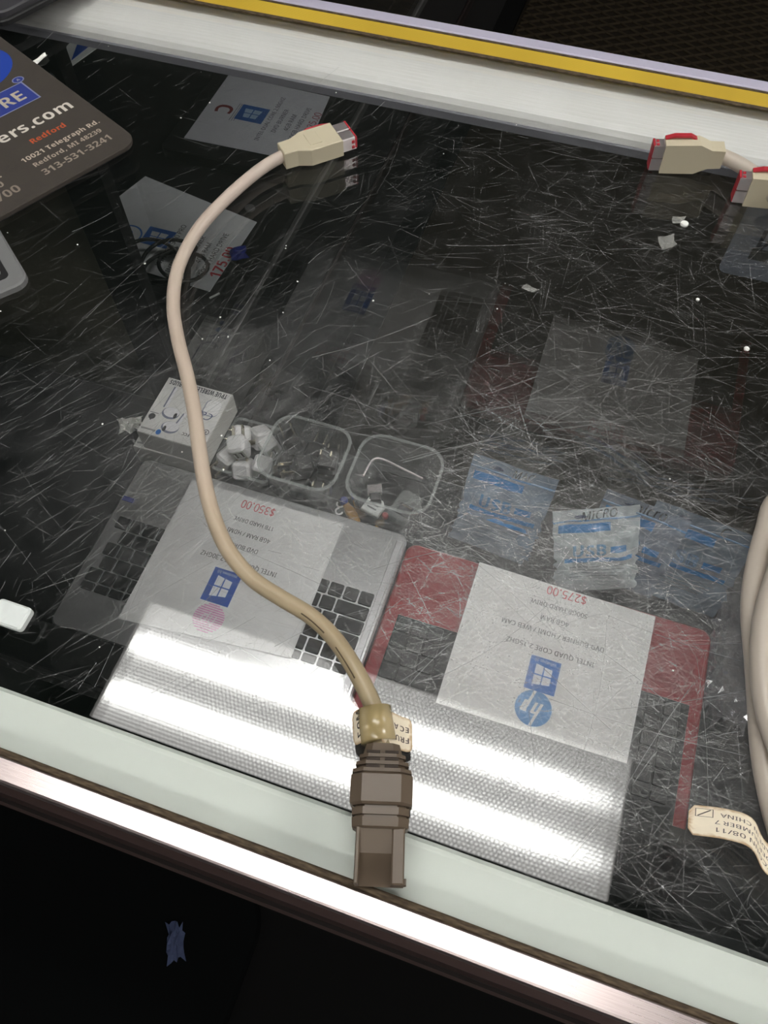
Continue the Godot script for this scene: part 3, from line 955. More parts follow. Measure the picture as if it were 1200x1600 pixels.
	obj("contact", one_box(Vector3(-0.004, 0.0136, 0.0), Vector3(0.009, 0.0142, 0.0022)), M.prong, cc)
	small("red_cap", "small red cap in the near edge of the clear tub", "cap", Vector3(-0.146, SH + 0.008, -0.428), 0.004, 0.006, M.red_plastic)
	# bits on the shelf in front of the tubs
	var cl := thing("amber_clip", "amber brown plastic clip lying in front of the clear tub", "clip", Vector3(-0.186, SH, -0.420), -0.75)
	st = new_st()
	prism(st, poly([-0.018, -0.003, -0.006, -0.006, 0.012, -0.005, 0.02, 0.0, 0.012, 0.005, -0.01, 0.006, -0.018, 0.003]), 0, 0.008, 0.0015)
	obj("body", st, M.amber, cl)
	obj("tip", one_box(Vector3(0.018, 0.002, -0.0012), Vector3(0.026, 0.0045, 0.0012), 0.0004), M.prong, cl)
	small("blue_cap", "small dark blue cap between the two clear tubs", "cap", Vector3(-0.201, SH + 0.004, -0.433), 0.005, 0.008, M.blue_tape)
	for k in 3:
		var e := thing("earphone_clip", ["white open ring clip nearest the silver laptop", "white open ring clip between the tubs", "silver pin lying between the two tubs"][k], "clip", Vector3([-0.203, -0.205, -0.197][k], SH + 0.003, [-0.420, -0.430, -0.478][k]), [0.3, 1.2, 0.2][k])
		st = new_st(true)
		var arc := []
		for i in 9:
			var an := 0.3 + 4.4 * i / 8.0
			arc.append([cos(an) * 0.0045, sin(an) * 0.0045])
		if k == 2:
			arc = [[-0.006, 0.0], [0.0, 0.001], [0.006, 0.0]]
		tube(st, v3(arc, 0.0), 0.0012, 8)
		obj("ring", st, M.charger_white if k < 2 else M.shell, e)
	var gb := obj("gold_contact", one_box(Vector3(-0.0055, 0, -0.0035), Vector3(0.0055, 0.003, 0.0035), 0.0006), M.gold, self)
	gb.position = Vector3(-0.1505, SH, -0.411)
	gb.rotation.y = -0.5
	tag(gb, "small gold contact lying in front of the tub of adapters", "contact")
	bags()
	# torn white wrapper on the shelf, left of the earbud boxes
	var wr := obj("wrapper", _crumple(0.028, 0.02, 0.012, 5, 8), M.dust_white, self)
	wr.position = Vector3(-0.505, SH + 0.002, -0.452)
	wr.rotation.y = 0.6
	tag(wr, "torn white wrapper scrap on the shelf left of the earbuds boxes", "scrap")
	var bt := obj("tape_bit", one_box(Vector3(-0.007, 0, -0.003), Vector3(0.007, 0.001, 0.003)), M.blue_tape, self)
	bt.position = Vector3(-0.446, 0.4765, -0.345)
	tag(bt, "tiny blue tape bit on the far left corner of the silver laptop", "tape")
	# side counter: coiled black cable and bits on the 175.00 sheet
	var co := thing("coiled_cable", "thin black cable coiled on the 175.00 sheet in the side counter", "cable", Vector3(-0.575, 0.482, -0.71))
	st = new_st(true)
	var pts := PackedVector3Array()
	for i in 90:
		var an := i * 0.23 + 2.4
		var rr := 0.038 + 0.006 * sin(i * 0.37)
		pts.append(Vector3(cos(an) * rr + 0.0006 * i - 0.02, 0.004 + 0.012 * (0.5 + 0.5 * sin(an * 0.5 + i * 0.05)), sin(an) * rr * 0.95))
	tube(st, pts, 0.0028, 8)
	obj("cord", st, M.black, co)
	st = new_st(true)
	tube(st, spline(v3([[0.035, -0.03, 0.02], [0.042, 0.0, 0.03], [0.05, 0.03, 0.012], [0.052, 0.05, 0.002]], 0)), 0.005, 8)
	obj("strap", st, M.black, co)
	var ln := obj("white_pin", one_box(Vector3(-0.008, 0, -0.0012), Vector3(0.008, 0.002, 0.0012), 0.0004), M.white_plastic, self)
	ln.position = Vector3(-0.487, 0.478, -0.683)
	ln.rotation.y = 0.95
	tag(ln, "small white pin lying beside the 175.00 sheet", "pin")
	var tp := obj("tape_bit", _crumple(0.024, 0.024, 0.004, 17, 4), M.blue_tape, self)
	tp.position = Vector3(-0.487, 0.482, -0.768)
	tp.rotation.y = 0.6
	tag(tp, "dark blue piece of tape on the right edge of the 175.00 sheet", "tape")
	small("grey_button", "round grey button beside the far edge of the 175.00 sheet", "button", Vector3(-0.513, 0.477, -0.868), 0.008, 0.003, M.grey_plastic)
	# white and blue triangle sign in the side counter
	var sg := thing("corner_card", "white card corner with a blue triangle under the far rail, upper left", "card", Vector3(-0.975, SH, -1.135))
	st = new_st()
	prism(st, poly([-0.06, -0.10, 0.045, -0.10, 0.012, 0.035, 0.004, 0.038]), 0.024, 0.0255)
	obj("card", st, M.white_plastic, sg)
	st = new_st()
	prism(st, poly([-0.03, -0.10, 0.025, -0.10, 0.006, 0.012]), 0.0255, 0.0262)
	obj("triangle", st, mat("print_blue", Color(0.14, 0.32, 0.68), 0.5), sg)
	# sign stuck on the front pane, seen from behind
	var img := paper(512, 400, Color(0.46, 0.48, 0.52), 15)
	fill_rect4(img, 150, 40, 362, 110, Color(0.16, 0.25, 0.3))
	fill_rect4(img, 120, 150, 392, 22, Color(0.1, 0.12, 0.12))
	fill_rect4(img, 95, 172, 417, 80, Color(0.55, 0.58, 0.22))
	write(img, "OMS", 210, 205, 150, Color(0.13, 0.22, 0.14), true, 0, true)
	write(img, "CK-ON", 180, 285, 240, Color(0.14, 0.15, 0.2), true, 0, true)
	fill_rect4(img, 55, 310, 457, 34, Color(0.2, 0.21, 0.2))
	write(img, "BLACK", 190, 327, 200, Color(0.42, 0.44, 0.47), true, 0, true)
	uvr = Rect2(-0.075, -0.06, 0.15, 0.12)
	st = new_st()
	prism(st, rrect(0.15, 0.12, 0.006, 4), 0, 0.0006)
	uvr = Rect2(-0.5, -0.5, 1, 1)
	var so := obj("window_sign", st, tex_mat("window_sign", img, 0.6), self)
	so.position = Vector3(0.171, 0.918, -0.5044)
	so.rotation.x = PI / 2
	tag(so, "grey sign with a yellow band seen from behind on the front glass, right edge", "sign")

func small(called: String, label: String, cat: String, at: Vector3, r: float, h: float, m: Material) -> void:
	var st := new_st()
	var p := PackedVector2Array()
	for i in 14:
		p.append(Vector2(cos(TAU * i / 14), sin(TAU * i / 14)) * r)
	prism(st, p, 0, h, h * 0.2)
	var o := obj(called, st, m, self)
	o.position = at
	tag(o, label, cat)

func charger(called: String, label: String, white: bool, ports: int) -> Node3D:
	var t := thing(called, label, "charger", Vector3.ZERO, 0, "white wall chargers" if white else "black chargers in the tub")
	var st := new_st()
	prism(st, rrect(0.023, 0.023, 0.005, 4), -0.0115, 0.013, 0.003)
	obj("body", st, M.charger_white if white else M.charger_black, t)
	obj("face", one_box(Vector3(-0.008, -0.008, 0.0113), Vector3(0.008, 0.009, 0.0119)), M.charger_face if white else M.dark_plastic, t)
	for k in ports:
		var x := (k - (ports - 1) * 0.5) * 0.0075
		var p := obj("port", one_box(Vector3(x - 0.002, -0.006, 0.0116), Vector3(x + 0.002, 0.006, 0.0124)), M.plug_slot, t)
		obj("tongue", one_box(Vector3(x - 0.0016, -0.005, 0.0122), Vector3(x - 0.0002, 0.005, 0.0127)), M.charger_white if white else M.prong, p)
	for s in [-1, 1]:
		obj("prong", one_box(Vector3(s * 0.0062 - 0.0009, -0.0034, -0.0285), Vector3(s * 0.0062 + 0.0009, 0.0034, -0.0114), 0.0003), M.prong, t)
	return t

func clear_tub(label: String, at: Vector3, w: float, d: float, h: float, r: float, taper: float) -> void:
	var t := thing("plastic_tub", label, "tub", at)
	var st := new_st()
	var rings := []
	for q in [[taper, 0.0, 0.0], [taper + 0.03, 0.003, 0.0], [1.0, h, 0.0]]:
		rings.append(_tub_ring(w * q[0], d * q[0], r * q[0], q[1]))
	loft(st, rings, true, false)
	obj("wall", st, M.clear_plastic, t)
	st = new_st()
	loft(st, [_tub_ring(w, d, r, h - 0.001), _tub_ring(w + 0.006, d + 0.006, r + 0.002, h - 0.001), _tub_ring(w + 0.006, d + 0.006, r + 0.002, h + 0.001), _tub_ring(w - 0.001, d - 0.001, r - 0.001, h + 0.001), _tub_ring(w - 0.001, d - 0.001, r - 0.001, h - 0.001)], false, false)
	obj("rim", st, M.rim_plastic, t)

func _tub_ring(w: float, d: float, r: float, y: float) -> PackedVector3Array:
	return ring(rrect(w, d, r, 5), y)

# resealable bags: two crinkled films with print
func bag_img(col: Color, alpha: float, word: String, sd: int, blue := true) -> Image:
	var img := paper(320, 360, Color(col.r, col.g, col.b, alpha), sd)
	var b := Color(0.14, 0.48, 0.78, 0.85)
	if blue:
		fill_rect4(img, 20, 62, 190, 34, b)
		fill_rect4(img, 0, 44, 320, 7, Color(0.3, 0.55, 0.8, 0.7))
		write(img, "USB", 130, 172, 120, Color(b.r, b.g, b.b, 0.55), true)
		fill_rect4(img, 205, 160, 60, 26, b)
		fill_rect4(img, 40, 205, 250, 18, b)
		for k in 4:
			fill_rect4(img, 60, 245 + k * 15, 210 - k * 12, 3, Color(0.3, 0.3, 0.33, 0.6))
	if word:
		write(img, word, 240 - 14.0 * word.length(), 26, 27.0 * word.length(), Color(0.05, 0.05, 0.07, 1.0), false, -0.06, false, true, 1.15)
		fill_ellipse(img, 100, 30, 22, 8, Color(0.2, 0.25, 0.4, 0.7))
	return img

func bag(label: String, at: Vector3, rot: Vector3, w: float, h: float, img: Image, key_: String, sd: int, bulge: float, crinkle: float) -> void:
	var t := thing("zip_bag", label, "bag", at, 0, "resealable plastic bags on the shelf")
	t.rotation = rot
	var m := tex_mat(key_, img, 0.24, 0.5)
	m.transparency = BaseMaterial3D.TRANSPARENCY_ALPHA
	m.cull_mode = BaseMaterial3D.CULL_DISABLED
	var n := FastNoiseLite.new()
	n.seed = sd
	n.frequency = 14.0
	n.fractal_octaves = 3
	for s in 2:
		var sg := 1.0 if s == 0 else -1.0
		var st := new_st(true)
		uvr = Rect2(-w / 2, -h, w, h)
		var nx := 26
		var nz := 30
		var g := []
		for j in nz + 1:
			for i in nx + 1:
				var u := float(i) / nx
				var q := float(j) / nz
				var full := clampf((q - 0.18) * 3.0, 0, 1) * (4.0 * u * (1.0 - u)) * clampf((1.0 - q) * 5.0, 0, 1)
				var x := (u - 0.5) * w * (1.0 - 0.12 * clampf((q - 0.2) * 2.0, 0, 1) * (0.5 + n.get_noise_2d(q * 2.0, sd)))
				var z := -h + q * h
				var wr := absf(n.get_noise_3d(x * 2.2, z * 2.2, s * 0.2 * full)) * crinkle + n.get_noise_2d(x * 0.7, z * 0.7) * crinkle * 1.6
				g.append(Vector3(x, sg * (0.0008 + bulge * full * (0.6 + 0.4 * n.get_noise_2d(x + 3.0, z))) + wr, z))
		for j in nz:
			for i in nx:
				var a: Vector3 = g[j * (nx + 1) + i]
				var b: Vector3 = g[j * (nx + 1) + i + 1]
				var c: Vector3 = g[(j + 1) * (nx + 1) + i + 1]
				var d: Vector3 = g[(j + 1) * (nx + 1) + i]
				if s == 0:
					quad(st, d, c, b, a)
				else:
					quad(st, a, b, c, d)
		uvr = Rect2(-0.5, -0.5, 1, 1)
		obj("front_film" if s == 0 else "back_film", st, m if s == 0 else M.film, t)
	var zs := new_st(true)
	tube(zs, v3([[-w / 2, -h * 0.87, 0.002], [0, -h * 0.87, 0.002], [w / 2, -h * 0.87, 0.002]], 0), 0.0012, 6)
	obj("zip", zs, M.film_edge, t)

func bags() -> void:
	pane_mat("film", Color(0.72, 0.75, 0.78, 0.14), 0.15, 0.5)
	pane_mat("film_edge", Color(0.55, 0.7, 0.85, 0.5), 0.2, 0.6)
	pane_mat("crinkle_film", Color(0.75, 0.75, 0.78, 0.13), 0.06, 1.0)
	var lean := deg_to_rad(52)
	bag("clear bag with blue print lettered MAC, left of the other bags", Vector3(-0.015, SH + 0.003, -0.432), Vector3(lean, -0.06, 0), 0.100, 0.105, bag_img(Color(0.6, 0.68, 0.76), 0.62, "MAC", 41), "bag_mac", 41, 0.006, 0.004)
	bag("clear bag with blue print nearest the red laptop, in front of the MAC bag", Vector3(-0.020, SH + 0.004, -0.425), Vector3(lean * 0.8, -0.1, 0.02), 0.098, 0.095, bag_img(Color(0.62, 0.66, 0.7), 0.5, "", 42), "bag_plain", 42, 0.008, 0.004)
	bag("clear bag lettered MICRO lying on top in front of the $275.00 sheet", Vector3(0.113, SH + 0.012, -0.412), Vector3(lean * 0.9, 0.42, 0.05), 0.098, 0.098, bag_img(Color(0.8, 0.84, 0.85), 0.74, "MICRO", 43), "bag_micro", 43, 0.009, 0.005)
	bag("clear bag with small lettering half hidden behind the MICRO bag", Vector3(0.132, SH + 0.004, -0.430), Vector3(lean, -0.12, 0.0), 0.095, 0.105, bag_img(Color(0.62, 0.67, 0.74), 0.55, "micro", 44), "bag_behind", 44, 0.006, 0.004)
	bag("clear bag with a blue strip along its top, rightmost of the printed bags", Vector3(0.196, SH + 0.004, -0.429), Vector3(lean, -0.1, 0.0), 0.112, 0.108, bag_img(Color(0.56, 0.63, 0.7), 0.55, "C", 45), "bag_c", 45, 0.006, 0.004)
	var cr := thing("crinkled_bag", "crinkled empty clear bag on the shelf right of the red laptop", "bag", Vector3(0.285, SH + 0.002, -0.375), -0.2)
	obj("film", _crumple(0.09, 0.14, 0.016, 77, 24, 0.0012), M.crinkle_film, cr)

# ---------------------------------------------------------------- things on the glass
func usb_plug(parent: Node, called: String, at: Vector3, turn: float, roll: float, dip := 0.0) -> void:
	var root := Node3D.new()
	root.name = called
	parent.add_child(root, true)
	root.position = at
	root.basis = (Basis(Vector3.UP, turn) * Basis(Vector3.BACK, dip) * Basis(Vector3.RIGHT, roll)).scaled_local(Vector3.ONE * (0.88 if roll else 0.93))
	var st := new_st()
	prism(st, poly([0, -0.0062, 0.0085, -0.0066, 0.0165, -0.0104, 0.0385, -0.0102, 0.0385, 0.0102, 0.0165, 0.0104, 0.0085, 0.0066, 0, 0.0062]), -0.0055, 0.0055, 0.0005)
	obj("shell_body", st, M.plug_tan, root)
	obj("grip_mark", one_box(Vector3(0.018, 0.0054, -0.006), Vector3(0.026, 0.0058, 0.006), 0.0002), M.plug_tan, root)
	var reach := 0.0482 if roll == 0.0 else 0.0455
	for s in [-1, 1]:
		obj("contact_shell", one_box(Vector3(0.0384, -0.0042, s * 0.0047 - 0.0042), Vector3(reach, 0.0042, s * 0.0047 + 0.0042), 0.0006), M.shell, root)
		obj("red_insert", one_box(Vector3(reach - 0.0008, -0.0034, s * 0.0047 - 0.0043), Vector3(reach + 0.0005, 0.0046, s * 0.0047 + 0.0043), 0.0005), M.red_plastic, root)
		for k in 2:
			obj("window", one_box(Vector3(reach - 0.0032, -0.0032 + k * 0.0036, s * 0.00915 - 0.0003), Vector3(reach - 0.0014, -0.0014 + k * 0.0036, s * 0.00915 + 0.0003)), M.red_plastic, root)
	var clip := new_st()
	prism(clip, poly([0.018, -0.0102, 0.0225, -0.0126, 0.0325, -0.0126, 0.0385, -0.0108, 0.0385, -0.0102, 0.032, -0.0115, 0.023, -0.0115, 0.0195, -0.0098]), 0.0008, 0.0048, 0.0003)
	obj("latch", clip, M.red_plastic, root)

func cable(label: String) -> Node3D:
	return thing("cable", label, "cable", Vector3.ZERO)

func power_plug(parent: Node, at: Vector3, turn: float) -> void:
	var root := Node3D.new()
	root.name = "power_plug"
	parent.add_child(root, true)
	root.position = at
	root.rotation.y = turn
	# sections along z, each an eight sided outline
	var sec := func(st: SurfaceTool, list: Array) -> void:
		var rings := []
		for q in list:
			var r := PackedVector3Array()
			var w: float = q[1]
			var hgt: float = q[2]
			var c: float = minf(w, hgt) * 0.42
			for p in [[w, -hgt + c], [w, hgt - c], [w - c, hgt], [-w + c, hgt], [-w, hgt - c], [-w, -hgt + c], [-w + c, -hgt], [w - c, -hgt]]:
				r.append(Vector3(p[0], p[1], q[0]))
			rings.append(r)
		loft(st, rings)
	var st := new_st()
	sec.call(st, [[0.0, 0.0060, 0.0060], [0.0108, 0.0090, 0.0085]])
	obj("strain_relief", st, M.plug_dark, root)
	for k in 3:
		var g := new_st()
		var z := 0.0040 + k * 0.0026
		sec.call(g, [[z, 0.0082 + k * 0.0011, 0.0076 + k * 0.0008], [z + 0.0013, 0.0084 + k * 0.0011, 0.0078 + k * 0.0008]])
		obj("relief_ring", g, M.plug_dark, root)
		var sl := new_st()
		for s in [-1, 1]:
			box(sl, Vector3(s * 0.0033 - 0.0024, 0.0070 + k * 0.0007, z - 0.0010), Vector3(s * 0.0033 + 0.0024, 0.0077 + k * 0.0008, z - 0.0001))
		obj("slot", sl, M.plug_slot, root)
	st = new_st()
	sec.call(st, [[0.0105, 0.0098, 0.0088], [0.0114, 0.0110, 0.0098], [0.0206, 0.0110, 0.0098], [0.0214, 0.0100, 0.0088]])
	obj("collar", st, M.plug_dark, root)
	st = new_st()
	sec.call(st, [[0.0212, 0.0090, 0.0080], [0.0221, 0.0090, 0.0080], [0.0222, 0.0100, 0.0090], [0.0246, 0.0100, 0.0090], [0.0247, 0.0091, 0.0081], [0.0253, 0.0091, 0.0081], [0.0254, 0.0100, 0.0090], [0.0284, 0.0098, 0.0088], [0.0290, 0.0088, 0.0078]])
	obj("ribbed_grip", st, M.plug_dark, root)
	# the hooded end: floor, two side walls and a ramp down into the open trough
	st = new_st()
	box(st, Vector3(-0.0082, -0.0084, 0.0285), Vector3(0.0086, -0.0066, 0.0462), 0.0004)
	box(st, Vector3(-0.0082, -0.0066, 0.0285), Vector3(-0.0068, 0.0070, 0.0462), 0.0003)
	box(st, Vector3(0.0042, -0.0066, 0.0285), Vector3(0.0086, 0.0070, 0.0462), 0.0005)
	obj("hood", st, M.plug_dark, root)
	st = new_st()
	var a := [Vector3(-0.0072, 0.0072, 0.0285), Vector3(0.0042, 0.0072, 0.0285), Vector3(0.0042, 0.0040, 0.0365), Vector3(-0.0072, 0.0040, 0.0365), Vector3(0.0042, -0.0064, 0.0462), Vector3(-0.0072, -0.0064, 0.0462)]
	quad(st, a[3], a[2], a[1], a[0])
	quad(st, a[5], a[4], a[2], a[3])
	quad(st, a[0] - Vector3(0, 0.009, 0), a[1] - Vector3(0, 0.009, 0), a[4], a[5])
	obj("ramp", st, M.plug_dark, root)
	obj("key_tab", one_box(Vector3(0.0086, -0.002, 0.044), Vector3(0.0094, 0.0035, 0.0462), 0.0002), M.plug_dark, root)

# paper flag: strip through the points of a curve (x,z,y), with its print
func flag(parent: Node, called: String, spine: PackedVector3Array, across: Vector3, wide: float, m: Material) -> void:
	var st := SurfaceTool.new()
	st.begin(Mesh.PRIMITIVE_TRIANGLES)
	st.set_smooth_group(0)
	var pts := spline(spine, 5)
	var total := 0.0
	var at := [0.0]
	for i in pts.size() - 1:
		total += pts[i].distance_to(pts[i + 1])
		at.append(total)
	var rows := 8
	for sd in 2:
		for i in pts.size() - 1:
			for k in rows:
				var p := []
				for q in [[i, k], [i + 1, k], [i + 1, k + 1], [i, k + 1]]:
					var u: float = at[q[0]] / total
					var f: float = float(q[1]) / rows - 0.5
					# rounded ends
					var e := minf(u, 1.0 - u) * total
					var half := wide * 0.5
					if e < 0.0022:
						half -= 0.0022 - sqrt(maxf(0, 0.0022 * 0.0022 - pow(0.0022 - e, 2.0)))
					var d := (pts[mini(q[0] + 1, pts.size() - 1)] - pts[maxi(q[0] - 1, 0)]).normalized()
					var nrm := d.cross(across).normalized()
					if nrm.y < 0:
						nrm = -nrm
					p.append([pts[q[0]] + across * (f * 2.0 * half) + nrm * (0.0001 if sd == 0 else -0.0001), Vector2(u, f + 0.5)])
				var order := [0, 1, 2, 0, 2, 3] if sd == 0 else [0, 2, 1, 0, 3, 2]
				for o in order:
					st.set_uv(p[o][1])
					st.add_vertex(p[o][0])
	obj(called, st, m, parent)

func tag_img(sd: int, w := 480, h := 220) -> Image:
	var img := paper(w, h, Color(0.9, 0.85, 0.76), sd)
	var n := FastNoiseLite.new()
	n.seed = sd + 3
	n.frequency = 0.02
	for y in h:
		for x in w:
			var e := minf(minf(x, w - 1 - x), minf(y, h - 1 - y))
			var t := clampf(1.0 - e / 26.0 + n.get_noise_2d(x, y) * 0.6 - 0.25, 0, 0.8)
			img.set_pixel(x, y, img.get_pixel(x, y).lerp(Color(0.55, 0.38, 0.2), t * 0.7))
	return img

func build_top_things() -> void:
	# the long cable
	var c := cable("long beige cable snaking across the glass top to a large brown hooded plug")
	var st := new_st(true)
	uvr = Rect2(-0.5, -0.4, 1, 0.4)
	tube(st, spline(v3(CABLE_A, 0), 5), 0.0035, 16)
	uvr = Rect2(-0.5, -0.5, 1, 1)
	obj("cord", st, M.cord, c)
	var sp := spline(v3(CABLE_A, 0), 5)
	st = new_st(true)
	for span in [[84, 90], [92, 99]]:
		var mk := PackedVector3Array()
		for i in range(span[0], span[1]):
			var d := (sp[i + 1] - sp[i]).normalized()
			mk.append(sp[i] + (Vector3.UP * 0.8 + d.cross(Vector3.UP) * 0.6) * 0.0032)
		tube(st, mk, 0.00042, 6)
	obj("worn_print", st, M.worn, c)
	usb_plug(c, "usb_plug", Vector3(-0.1880, 0.9866, -0.3655), deg_to_rad(44.7), 0)
	power_plug(c, Vector3(-0.0216, 0.9905, -0.0597), deg_to_rad(16.5))
	st = new_st(true)
	tube(st, v3([[-0.0292, -0.0716, 0.9912], [-0.0236, -0.0605, 0.9914]], 0), 0.0066, 18)
	obj("clear_sleeve", st, M.sleeve_clear, c)
	var ti := tag_img(61, 200, 220)
	write(ti, "FRU", 60, 70, 84, Color(0.35, 0.3, 0.28), true)
	write(ti, "EC A", 66, 140, 96, Color(0.35, 0.3, 0.28), true)
	var fm := tex_mat("flag_print", ti, 0.6)
	flag(c, "paper_flag", v3([[-0.0127, -0.0672, 0.9885], [-0.0165, -0.0666, 0.9895], [-0.0200, -0.0663, 0.9925], [-0.0245, -0.0655, 0.9960]], 0), Vector3(-0.32, 0, -0.947).normalized(), 0.0125, fm)
	ti = tag_img(63, 160, 220)
	write(ti, "M", 80, 40, 60, Color(0.2, 0.16, 0.14), true, PI / 2)
	write(ti, "O", 80, 105, 46, Color(0.2, 0.16, 0.14), true, PI / 2)
	write(ti, "7", 80, 165, 36, Color(0.2, 0.16, 0.14), true, PI / 2)
	flag(c, "paper_flag", v3([[-0.0292, -0.0655, 0.9945], [-0.0318, -0.0640, 0.9925], [-0.0345, -0.0624, 0.9885]], 0), Vector3(0.4, 0, 0.916).normalized(), 0.0125, tex_mat("flag_left", ti, 0.6))
	# the two cables at the right edge, each with its hooded plug out beyond the picture
	c = cable("beige cable at the right edge carrying a paper tag reading IN CHINA")
	st = new_st(true)
	tube(st, spline(v3(CABLE_B, 0), 5), 0.0042, 16)
	obj("cord", st, M.cord_pale, c)
	power_plug(c, Vector3(0.168, 0.9905, -0.0455), deg_to_rad(95))
	usb_plug(c, "usb_plug", Vector3(0.0575, 0.9915, -0.4405), deg_to_rad(193.0), PI / 2, -0.06)
	ti = tag_img(67)
	write(ti, "FOXCONN 08/11", 225, 58, 310, Color(0.28, 0.24, 0.25))
	write(ti, "ORDER NUMBER 7", 230, 112, 310, Color(0.25, 0.22, 0.25))
	write(ti, "MADE IN CHINA", 232, 166, 270, Color(0.28, 0.24, 0.25))
	for q in [[392, 140, 64, 3], [392, 196, 64, 3], [392, 140, 3, 58], [454, 140, 3, 58]]:
		fill_rect4(ti, q[0], q[1], q[2], q[3], Color(0.3, 0.27, 0.25))
	fill_poly(ti, poly([400, 190, 404, 194, 450, 148, 446, 144]), Color(0.25, 0.22, 0.2))
	flag(c, "paper_flag", v3([[0.128, -0.0610, 0.989], [0.120, -0.0640, 0.990], [0.1145, -0.0672, 0.9895], [0.1085, -0.0718, 0.9935], [0.1, -0.0722, 0.9925], [0.0882, -0.0701, 0.9905]], 0), Vector3(-0.08, 0, -0.99).normalized(), 0.0102, tex_mat("tag_print", ti, 0.6))
	c = cable("beige cable crossing over the tagged one at the right edge, plug half out of sight")
	st = new_st(true)
	tube(st, spline(v3(CABLE_C, 0), 5), 0.0042, 16)
	obj("cord", st, M.cord_pale, c)
	power_plug(c, Vector3(0.218, 0.9905, -0.0795), deg_to_rad(104))
	usb_plug(c, "usb_plug", Vector3(0.1085, 0.9910, -0.4235), deg_to_rad(186.0), PI / 2, -0.06)
	mouse_pad()
	# dark tablet at the upper left corner, grey framed reader below the pad, white key cap
	var t := thing("tablet", "dark grey slab at the upper left corner, beyond the mouse pad", "tablet", Vector3(-0.455, 0.9865, -0.57), deg_to_rad(68.6))
	st = new_st()
	prism(st, rrect(0.24, 0.17, 0.012, 5), 0.0, 0.0035, 0.0008)
	obj("base", st, M.black, t)
	st = new_st()
	prism(st, rrect(0.234, 0.164, 0.011, 5), 0.0035, 0.0075, 0.001)
	obj("top", st, M.dark_plastic, t)
	t = thing("frame", "grey plastic framed plate with a dark inner line, left edge below the mouse pad", "frame", Vector3(-0.3275, GY, -0.2195), deg_to_rad(52))
	st = new_st()
	prism(st, rrect(0.08, 0.062, 0.008, 5), 0, 0.004, 0.001)
	obj("frame", st, M.grey_plastic, t)
	st = new_st()
	prism(st, rrect(0.064, 0.046, 0.003, 3), 0.0039, 0.0043)
	obj("inner_line", st, M.black, t)
	st = new_st()
	prism(st, rrect(0.058, 0.040, 0.003, 3), 0.0042, 0.0047)
	obj("plate", st, M.grey_plastic, t)
	st = new_st()
	prism(st, rrect(0.0155, 0.0102, 0.0018, 4), 0, 0.0035, 0.0008)
	var k := obj("key_cap", st, M.white_plastic, self)
	k.position = Vector3(-0.1855, GY, -0.0630)
	tag(k, "small white rectangular plastic cap on the glass at the left edge", "cap")
	st = new_st()
	for i in 80:
		var x := rng.randf_range(-0.4, 0.2)
		var z := rng.randf_range(-0.45, -0.06)
		var h := rng.randf_range(0.00015, 0.0004)
		box(st, Vector3(x - h, GY, z - h), Vector3(x + h, GY + h, z + h * rng.randf_range(0.6, 1.6)), h * 0.3)
	var du := obj("dust", st, M.dust_white, self)
	du.set_meta("kind", "stuff")
	tag(du, "white dust specks scattered over the scratched glass top", "dust")
	# crumbs and tape bits
	small("white_crumb", "white oval crumb on the glass below the right hand plug", "crumb", Vector3(0.0465, GY, -0.3895), 0.0022, 0.0012, M.dust_white)
	small("white_crumb", "tiny white crumb on the glass near the right edge above the hidden sheet", "crumb", Vector3(0.089, GY, -0.307), 0.0014, 0.0008, M.dust_white)
	small("white_crumb", "tiny white crumb on the glass below the oval crumb", "crumb", Vector3(0.0612, GY, -0.3335), 0.001, 0.0006, M.dust_white)
	var sc := obj("paper_chip", _crumple(0.005, 0.014, 0.002, 9, 4, 0.0003), M.dust_white, self)
	sc.position = Vector3(-0.384, GY + 0.0002, -0.413)
	sc.rotation.y = -0.2
	tag(sc, "torn white paper chip beside the far edge of the mouse pad", "scrap")
	for q in [[0.040, -0.3725, 0.009, 0.009, 0.5, "yellowed clear tape scrap on the glass below the right hand plug"], [-0.024, -0.313, 0.007, 0.0035, -0.3, "clear tape scrap on the glass in the middle of the dark area"], [0.0435, -0.392, 0.007, 0.005, 0.3, "faint clear tape scrap beside the white oval crumb"]]:
		var tp := obj("tape_scrap", _crumple(q[2], q[3], 0.0006, 3, 3, 0.0002), M.tape_clear, self)
		tp.position = Vector3(q[0], GY + 0.0002, q[1])
		tp.rotation.y = q[4]
		tag(tp, q[5], "tape")

